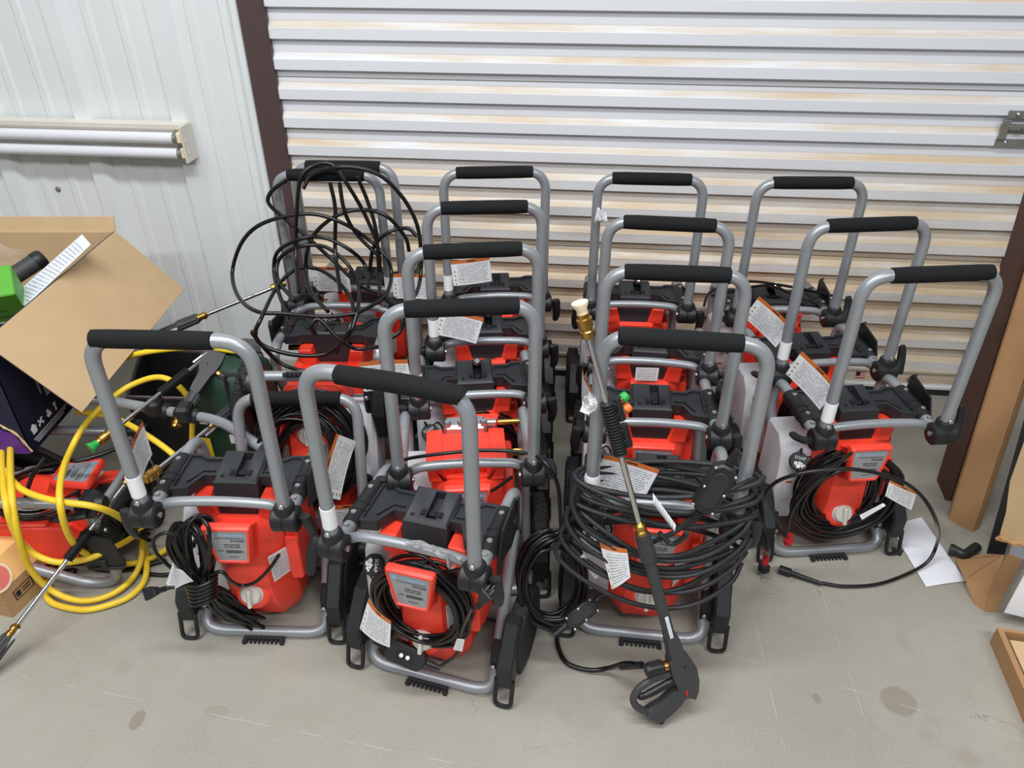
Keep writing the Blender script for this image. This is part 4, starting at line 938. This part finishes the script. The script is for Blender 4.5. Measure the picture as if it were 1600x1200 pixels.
# ------------------------------------------------------------------ left pile
# yellow hose
yh = thing('yellow_hose', 'yellow rubber hose in loose loops beside the navy box', 'hose')
def ZL(L_): return [atz(px, py, z) for px, py, z in L_]
part_tubes('hose', [
  ZL([(388, 566, .50), (378, 552, .51), (355, 547, .52), (320, 543, .52), (270, 545, .50), (215, 553, .48), (170, 570, .42)]),
  ZL([(296, 808, .04), (301, 762, .10), (300, 700, .24), (300, 640, .36), (289, 614, .42), (266, 594, .46), (240, 590, .46), (205, 602, .44), (180, 618, .43), (154, 640, .42), (130, 668, .40), (112, 700, .37), (97, 740, .38), (94, 790, .365), (113, 846, .23), (150, 872, .12), (203, 881, .03), (252, 864, .02), (296, 826, .02), (330, 790, .02)]),
  ZL([(120, 643, .36), (160, 648, .38), (195, 660, .38), (240, 687, .36), (275, 714, .33), (296, 740, .28)]),
  ZL([(3, 690, .35), (3, 730, .365), (9, 785, .36), (22, 829, .28), (45, 860, .20), (87, 878, .16), (133, 874, .15), (175, 857, .14), (206, 840, .10), (228, 822, .06), (250, 800, .06)]),
  ZL([(17, 690, .36), (16, 720, .375), (18, 770, .37), (27, 829, .285), (45, 885, .15), (77, 920, .05), (115, 937, .02), (150, 937, .015), (185, 923, .015), (210, 899, .02), (221, 871, .04), (222, 840, .06)]),
  ZL([(72, 915, .012), (74, 934, .012), (91, 946, .010), (133, 953, .010), (175, 944, .010), (206, 930, .010), (226, 906, .012), (229, 876, .02), (225, 850, .02)]),
  ZL([(10, 735, .36), (20, 752, .365), (42, 769, .365), (87, 783, .36), (140, 790, .35), (175, 801, .30), (200, 818, .20), (215, 838, .10)]),
  ZL([(112, 835, .01), (90, 870, .009), (72, 906, .010), (72, 915, .012)])], .0085, 'yellow', yh, 6, 10)
mb = MB(); P = catmull(ZL([(371, 549, .515), (383, 558, .505), (390, 575, .48), (394, 600, .44)]), 6); mb.tube(P, [.0115 if i % 2 else .0095 for i in range(len(P))], 10); obj('spring_guard', mb.mesh('spring_guard', M['black'], 60), yh)
# navy box, open, with its contents
BX0, BX1, BY0, BY1, BZ0, BZ1 = -1.86, -1.30, 1.585, 2.31, .350, .70
nb = thing('printed_box', 'navy printed cardboard box with open kraft flap at left edge', 'box')
T_ = .006
bx('side_panel', (BX1-T_/2, (BY0+BY1)/2, (BZ0+BZ1)/2), (T_, BY1-BY0, BZ1-BZ0), 'navy', nb, .001); bx('front_panel', ((BX0+BX1)/2, BY0+T_/2, (BZ0+BZ1)/2), (BX1-BX0, T_, BZ1-BZ0), 'navy', nb, .001)
bx('back_panel', ((BX0+BX1)/2, BY1-T_/2, (BZ0+BZ1)/2), (BX1-BX0, T_, BZ1-BZ0), 'kraft', nb, .001); bx('side_panel', (BX0+T_/2, (BY0+BY1)/2, (BZ0+BZ1)/2), (T_, BY1-BY0, BZ1-BZ0), 'navy', nb, .001)
bx('bottom_panel', ((BX0+BX1)/2, (BY0+BY1)/2, BZ0+T_/2), (BX1-BX0-.002, BY1-BY0-.002, T_), 'kraft', nb, .001)
ang = math.atan2(.21, .175); FL = .275
def flap(y0, y1, x, sgn, a, L_, nm='flap'):
    c = Vector((x+sgn*math.cos(a)*L_/2, (y0+y1)/2, BZ1-math.sin(a)*L_/2)); R = Matrix.Rotation(a*sgn, 3, 'Y'); return bx(nm, c, (L_, y1-y0, .005), 'kraft', nb, .001, R)
fl = flap(BY0, BY1, BX1, 1, ang, FL)
R = Matrix.Rotation(ang, 3, 'Y'); bx('flap_print', Vector((BX1+math.cos(ang)*FL/2, (BY0+BY1)/2, BZ1-math.sin(ang)*FL/2))-R @ Vector((0, 0, .0036)), (FL, BY1-BY0, .0016), 'navy', fl, .0, R)
bx('flap', ((BX0+BX1)/2, BY1+.012, BZ1+.02), (BX1-BX0, .005, .05), 'kraft', nb, .001, Matrix.Rotation(-.35, 3, 'X'))
# white pictogram row and lines on the side panel
for i, yy in enumerate((1.625, 1.66, 1.70, 1.735)):
    mb = MB(); F = lambda u, v, tt: (BX1+tt, yy+u, .405+v)
    if i == 0: mb.prism([(-.010, -.012), (.010, -.012), (.010, .004), (.014, .004), (0, .016), (-.014, .004), (-.010, .004)], .0002, .001, F)
    elif i == 1: mb.prism([(-.012, -.010), (-.002, -.002), (.010, -.012), (.012, -.004), (.004, .002), (.012, .010), (.004, .012), (-.002, .005), (-.010, .012), (-.012, .006), (-.006, .001), (-.013, -.004)], .0002, .001, F)
    elif i == 2: mb.prism([(-.012, -.002), (-.003, -.012), (.004, -.008), (.012, -.010), (.010, .002), (.003, .004), (.004, .012), (-.006, .011), (-.004, .002)], .0002, .001, F)
    else: mb.prism([(-.004, -.012), (.004, -.012), (.002, -.002), (.007, .012), (-.007, .012), (-.002, -.002)], .0002, .001, F)
    obj('pictogram', mb.mesh('pictogram', M['white']), nb)
for i in range(3): bx('print_line', (BX1+.0005, 1.70-.005*i, .380-.007*i), (.0008, .18-.02*i, .0016), 'white', nb, 0)
mb = MB(); 
for (y0, y1, z0, z1) in ((1.70, 1.706, .47, .54), (1.72, 1.73, .45, .54), (1.73, 1.75, .45, .46), (1.745, 1.755, .46, .54)): mb.box((BX1+.0005, (y0+y1)/2, (z0+z1)/2), (.0008, y1-y0, z1-z0))
obj('big_lettering', mb.mesh('big_lettering', M['greypanel']), nb)
mb = MB(); mb.add([(BX0, BY0-.0006, BZ0+.002), (BX1-.004, BY0-.0006, BZ0+.002), (BX1-.03, BY0-.0006, .42), (BX1-.12, BY0-.0006, .46), (BX0, BY0-.0006, .47)], [(0, 1, 2, 3, 4)]); obj('purple_print', mb.mesh('purple_print', M['purple']), nb)
for i in range(5): bx('pictogram', (BX1-.09-.04*i, BY0-.001, .395), (.022-.004*(i % 2), .0008, .012+.005*(i % 3)), 'white', nb, 0)
mb = MB(); mb.tube(catmull([(BX1+.001, BY0-.001, BZ0+.01), (BX1-.02, BY0-.002, .42), (BX1-.05, BY0-.003, .45), (BX1-.06, BY0-.003, .50), (BX1-.10, BY0-.002, .56)], 4), [.002+.004*random.random() for _ in range(17)], 5); obj('torn_edge', mb.mesh('torn_edge', M['kraft']), nb)
# contents
b1 = paper('booklet', [aty(*p) for p in ((12, 470, 1.90), (40, 478, 1.84), (142, 382, 2.05), (128, 366, 2.10))], 'booklet'); tag(b1, 'white printed booklet sticking out of the navy box', 'booklet')
cy = thing('black_tube', 'black plastic tube lying in the box beside the white booklet', 'tube'); a, b = aty(-10, 452, 1.98), aty(64, 404, 2.10); U = (b-a).normalized()
mb = MB(); mb.tube([a, b-U*.02], .026, 18); obj('barrel', mb.mesh('barrel', M['gun']), cy); mb = MB(); mb.lathe([(.027, -.022), (.028, -.02), (.028, 0), (.024, .008), (.012, .010)], b, U, 18); obj('end_cap', mb.mesh('end_cap', M['black']), cy)
gp = thing('green_package', 'lime green and purple printed pack at the left edge in the box', 'package'); Rg = Matrix.Rotation(.45, 3, 'Z') @ Matrix.Rotation(.55, 3, 'X'); cg = aty(-62, 478, 1.82)
bx('pack', cg, (.30, .10, .16), 'limegreen', gp, .003, Rg); bx('purple_band', cg+Rg @ Vector((0, -.0005, -.062)), (.301, .102, .036), 'purple', gp, .001, Rg); bx('white_stripe', cg+Rg @ Vector((0, -.0006, -.042)), (.3012, .1024, .004), 'white', gp, 0, Rg)
for i in range(3): bx('print_line', cg+Rg @ Vector((-.02*i, -.051, -.015+.028*i)), (.26, .001, .0016), 'ink', gp, 0, Rg)
pb = thing('clear_bag', 'crumpled clear plastic bag in the box behind the black tube', 'bag'); mb = MB(); rnd = random.Random(4); c = aty(-5, 405, 2.12)
g = [[c+Vector((-.10+.04*i+rnd.uniform(-.01, .01), rnd.uniform(-.02, .02), -.06+.03*j+rnd.uniform(-.01, .01)+.02*math.sin(i))) for j in range(5)] for i in range(6)]; mb.sheet(g); obj('bag_film', mb.mesh('bag_film', M['film'], 80), pb)
# support under the box: dark bin, green bag, loose handle
bn = thing('black_bin', 'black angular plastic bin behind the yellow hose', 'bin', (-1.05, 2.02, 0), (0, 0, .25))
mb = MB(); mb.loft([[(-.13, -.14, 0), (.13, -.14, 0), (.13, .14, 0), (-.13, .14, 0)], [(-.15, -.15, .36), (.15, -.15, .30), (.15, .15, .30), (-.15, .15, .36)], [(-.138, -.138, .36), (.138, -.138, .30), (.138, .138, .30), (-.138, .138, .36)], [(-.13, -.13, .10), (.13, -.13, .10), (.13, .13, .10), (-.13, .13, .10)]]); obj('shell', mb.mesh('shell', M['black']), bn)
mb = MB(); mb.tube([(-.145, -.145, .362), (.145, -.145, .302), (.145, .145, .302), (-.145, .145, .362)], .006, 8, True); obj('rim', mb.mesh('rim', M['brown']), bn)
gb = thing('green_bag', 'dark green printed bag with yellow pattern behind the front left washer', 'bag', (-.84, 1.86, 0), (0, 0, -.2))
mb = MB(); rings = []
for (z, sx, sy_, ox) in ((0, .10, .09, 0), (.06, .115, .11, 0), (.2, .115, .11, .0), (.36, .105, .10, .01), (.46, .095, .075, .02), (.50, .09, .02, .02)):
    rings.append([(ox+sx*math.copysign(abs(math.cos(a))**.5, math.cos(a)), sy_*math.copysign(abs(math.sin(a))**.5, math.sin(a)), z) for a in [2*PI*k/20 for k in range(20)]])
mb.loft(rings); obj('sack', mb.mesh('sack', M['dkgreen'], 60), gb)
for (x, z, w_, h_, m) in ((-.06, .22, .05, .10, 'yellowp'), (.02, .16, .06, .05, 'yellowp'), (.05, .28, .035, .03, 'white'), (-.02, .33, .08, .012, 'white'), (-.04, .10, .07, .05, 'yellowp'), (.06, .22, .02, .05, 'yellowp')): bx('print_patch', (x, -.1115, z), (w_, .002, h_), m, gb, 0)
lh = thing('bent_tube', 'loose grey tube handle with black clamps lying on the pile', 'handle')
a, b, c_, d_ = atz(120, 622, .43), atz(180, 628, .42), atz(345, 657, .42), atz(410, 700, .40); mb = MB(); mb.tube(fillet([a, b, c_, d_], [.03, .05], 5), .0145, 12); obj('tube', mb.mesh('tube', M['tube']), lh)
for f in (.42, .70):
    p = b*(1-f)+c_*f; U = (c_-b).normalized(); mb = MB(); mb.tube([p-U*.035, p-U*.03, p+U*.03, p+U*.035], [.019, .022, .022, .019], 14); mb.box(p+Vector((0, -.012, .018)), (.04, .05, .05), .008); obj('clamp', mb.mesh('clamp', M['black']), lh)
tb_ = atz(45, 843, .05); te_ = atz(196, 814, .07)
lt = thing('loose_tube', 'grey steel tube on the floor under the yellow hose loops', 'tube'); mb = MB(); mb.tube([tb_, te_], .0135, 12); obj('shaft', mb.mesh('shaft', M['tube']), lt); mb = MB(); U = (te_-tb_).normalized(); mb.tube([te_-U*.02, te_+U*.05], .017, 12); obj('end_sleeve', mb.mesh('end_sleeve', M['black']), lt)
bc = thing('dark_cord_pile', 'dark heap of black cords beneath the lying washer panel', 'cord'); rnd = random.Random(77); paths = []
for i in range(16):
    x0, x1 = rnd.uniform(-20, 60), rnd.uniform(150, 250); y0 = rnd.uniform(775, 830); P = []
    for k in range(6): P.append(atz(x0+(x1-x0)*k/5, y0+rnd.uniform(-14, 14)-8*math.sin(k), .06+.10*rnd.random()))
    paths.append(P)
paths += [ZL([(210, 690, .36), (120, 720, .36), (60, 700, .36)]), ZL([(140, 880, .01), (150, 890, .008), (200, 890, .008), (260, 875, .01)]), ZL([(185, 870, .01), (215, 892, .008), (262, 898, .008), (300, 880, .02)]), ZL([(70, 715, .37), (50, 745, .33), (40, 780, .25), (36, 820, .12)])]
part_tubes('cord', paths, .006, 'cord', bc, 5)
# printed fruit crate, lower left corner
a = atz(20, 966, 0); b = atz(69, 918, 0); U = (b-a).normalized(); V = Vector((-U.y, U.x, 0)); cw = (b-a).length+.03
fc = thing('fruit_crate', 'wood-look fruit carton with a pink grapefruit picture in the lower left corner', 'carton')
F = lambda u, v, z: a+U*u+V*v+Vector((0, 0, z))
mb = MB(); mb.loft([[F(0, 0, 0), F(cw, 0, 0), F(cw, .11, 0), F(0, .11, 0)], [F(0, 0, .095), F(cw, 0, .095), F(cw, .11, .095), F(0, .11, .095)]]); obj('carton_body', mb.mesh('carton_body', M['wood']), fc)
mb = MB(); mb.loft([[F(.0, .002, .095), F(cw, .002, .095), F(cw, .11, .095), F(0, .11, .095)], [F(0, .03, .165), F(cw, .03, .165), F(cw, .11, .175), F(0, .11, .175)]]); obj('picture_lid', mb.mesh('picture_lid', M['peach']), fc)
n_ = (F(cw, 0, .095)-F(0, 0, .095)).cross(F(0, .03, .165)-F(0, .002, .095)).normalized()
for r0, r1, m, dz in ((.040, .033, 'cream', .0012), (.033, .001, 'pink', .002)):
    c = F(.02, .0145, .128)+n_*dz; mb = MB(); mb.lathe([(r0, 0), (r0, .0006)], c, n_, 24); obj('fruit_print', mb.mesh('fruit_print', M[m]), fc)
mb = MB(); c = F(cw*.55, -.0008, .05)
for (u0, u1, z0, z1) in ((.03, .033, .035, .068), (.088, .091, .035, .068), (.03, .09, .035, .037), (.03, .09, .066, .068), (.036, .05, .042, .06), (.056, .082, .046, .049), (.056, .082, .055, .058)): mb.loft([[F(u0, -.0008, z0), F(u1, -.0008, z0), F(u1, -.0008, z1), F(u0, -.0008, z1)], [F(u0, .0, z0), F(u1, .0, z0), F(u1, .0, z1), F(u0, .0, z1)]])
obj('stamp_print', mb.mesh('stamp_print', M['ink']), fc)
rr = obj('rubber_ring', None); c = atz(110, 894, .004); bpy.data.objects.remove(rr)
mb = MB(); mb.tube([c+Vector((.0125*math.cos(2*PI*k/20), .0125*math.sin(2*PI*k/20), 0)) for k in range(20)], .004, 8, True); tag(obj('rubber_ring', mb.mesh('rubber_ring', M['rubber'])), 'small black rubber ring lying on bare floor near the yellow hose', 'ring')

# ------------------------------------------------------------------ right side
pp = paper('paper_sheet', [atz(1447, 917, .003), atz(1509, 908, .003), atz(1440, 808, .003), atz(1390, 822, .003)], 'paper', None, .002); tag(pp, 'blank white paper sheet lying on the floor beside the rightmost washer', 'paper')
def board(name, label, cat, a, b, thick, z1, m, layers=1, lean=0.0, split=.0):
    a, b = Vector(a), Vector(b); U = (b-a).normalized(); n = Vector((U.y, -U.x, 0)); t = thing(name, label, cat); L_ = (b-a).length
    if n.x < 0: n = -n
    for i in range(layers):
        mb = MB(); s_ = thick/layers; o_ = n*(s_*i); ee = .006*((i*7) % 3)
        q = [a+o_-U*ee, b+o_+U*ee*.4, b+o_+n*s_*.86+U*ee*.4, a+o_+n*s_*.86-U*ee]; lv = Vector((0, lean*z1, 0))
        mb.loft([[p+Vector((0, 0, 0)) for p in q], [p+lv+Vector((0, 0, z1+.01*((i*5) % 4))) for p in q]]); obj('flat_carton' if layers > 1 else 'board', mb.mesh('board', M[m]), t)
    return t
A1 = atz(1477, 782, 0); A2 = atz(1494, 800, 0)
board('carton_stack', 'dark brown flattened cartons standing upright by the door jamb', 'cardboard', A1+Vector((.02, .10, 0)), A1, .05, 1.1, 'kraft3', 3, .12)
B1 = atz(1482, 812, 0); B2 = atz(1520, 832, 0)
board('carton_stack', 'tan flattened cartons standing upright next to the black framed panel', 'cardboard', B1, B2, .05, 1.1, 'kraft2', 4, .13)
C1 = atz(1541, 868, 0)
fp = thing('framed_panel', 'tall pale grey panel with black edge standing behind torn cardboard', 'panel'); 

def leanbox(nm, q, m, z0=0.0, z1=1.1, ly=.2):
    mb = MB(); mb.loft([[C1+Vector((p[0], p[1]+ly*z, z)) for p in q] for z in (z0, z1)]); obj(nm, mb.mesh(nm, M[m]), fp)
leanbox('frame_edge', [(0, 0), (.036, -.022), (.05, .0), (.014, .022)], 'black'); leanbox('edge_strip', [(.036, -.022), (.044, -.027), (.058, -.005), (.05, 0)], 'galv'); leanbox('panel_sheet', [(.044, -.027), (.22, -.135), (.234, -.113), (.058, -.005)], 'greypanel')
a = atz(1486, 858, .02); b = atz(1508, 866, .02); pe = thing('pipe_elbow', 'short black pipe end on the floor beside the black edged panel', 'pipe'); mb = MB(); mb.tube(catmull([a, (a+b)/2, b, b+Vector((.05, .03, .0))], 4), .014, 14); obj('pipe', mb.mesh('pipe', M['black']), pe); mb = MB(); U = (b-a).normalized(); mb.tube([a-U*.004, a+U*.010], .0165, 16); obj('pipe_lip', mb.mesh('pipe_lip', M['black']), pe)
tc_ = thing('torn_carton', 'torn brown carton lying open at the right edge on the floor', 'cardboard')
def slab(nm, pts, th, m, par):
    pts = [Vector(p) for p in pts]; n = (pts[1]-pts[0]).cross(pts[2]-pts[1]).normalized(); mb = MB(); mb.loft([[p-n*th/2 for p in pts], [p+n*th/2 for p in pts]]); return obj(nm, mb.mesh(nm, M[m]), par)
slab('flap', [atz(1493, 874, .004), atz(1508, 908, .03), atz(1556, 905, .06), atz(1570, 868, .07), atz(1545, 866, .02)], .004, 'kraft2', tc_)
slab('side', [atz(1510, 912, .0), atz(1523, 945, .0), atz(1538, 955, .0), atz(1556, 905, .06), atz(1540, 903, .05), atz(1510, 908, .035)], .004, 'kraft2', tc_)
slab('front', [atz(1538, 955, .0), atz(1600, 958, .0), atz(1612, 880, .10), atz(1575, 865, .13), atz(1556, 900, .08)], .004, 'kraft2', tc_)
slab('upright', [aty(1560, 842, 1.34), aty(1615, 850, 1.30), aty(1650, 680, 1.30), aty(1600, 690, 1.34), aty(1578, 752, 1.34), aty(1572, 800, 1.34)], .005, 'kraft', tc_)
mb = MB(); e0, e1 = aty(1556, 842, 1.335), aty(1612, 858, 1.30); mb.tube([e0+(e1-e0)*i/8+Vector((0, 0, .008*((i*3) % 4)/3)) for i in range(9)], [.004+.006*((i*5) % 3)/2 for i in range(9)], 6); obj('torn_edge', mb.mesh('torn_edge', M['kraft2']), tc_)
wp = thing('white_panel', 'white panel with metal edge standing in the low carton at lower right', 'panel'); a = atz(1568, 985, .03); a.z = .03
bx('sheet', a+Vector((.14, .0, .25)), (.27, .012, .46), 'white', wp, .002, Matrix.Rotation(-.35, 3, 'Z')); bx('edge_strip', a+Vector((.008, .045, .25)), (.010, .016, .46), 'galv', wp, .002)
lc = thing('low_carton', 'long low open brown carton tray at the lower right corner', 'carton')
k1 = atz(1546, 1003, .0); k1.z = 0; k2 = atz(1612, 1160, .0); d = (k2-k1); U = d.normalized(); V = Vector((-U.y, U.x, 0)); 
if V.x < 0: V = -V
L_ = d.length+.15
def cb(nm, u0, u1, v0, v1, z0, z1, m): 
    q = [k1+U*u0+V*v0, k1+U*u1+V*v0, k1+U*u1+V*v1, k1+U*u0+V*v1]; mb = MB(); mb.loft([[p+Vector((0, 0, z)) for p in q] for z in (z0, z1)]); obj(nm, mb.mesh(nm, M[m]), lc)
cb('side_wall', 0, L_, 0, .014, 0, .055, 'kraft2'); cb('end_wall', 0, .008, .014, .35, 0, .055, 'kraft2'); cb('inner_board', .02, L_, .028, .35, .0, .040, 'kraft'); cb('fold_strip', .008, L_, .014, .020, 0, .048, 'kraft3')
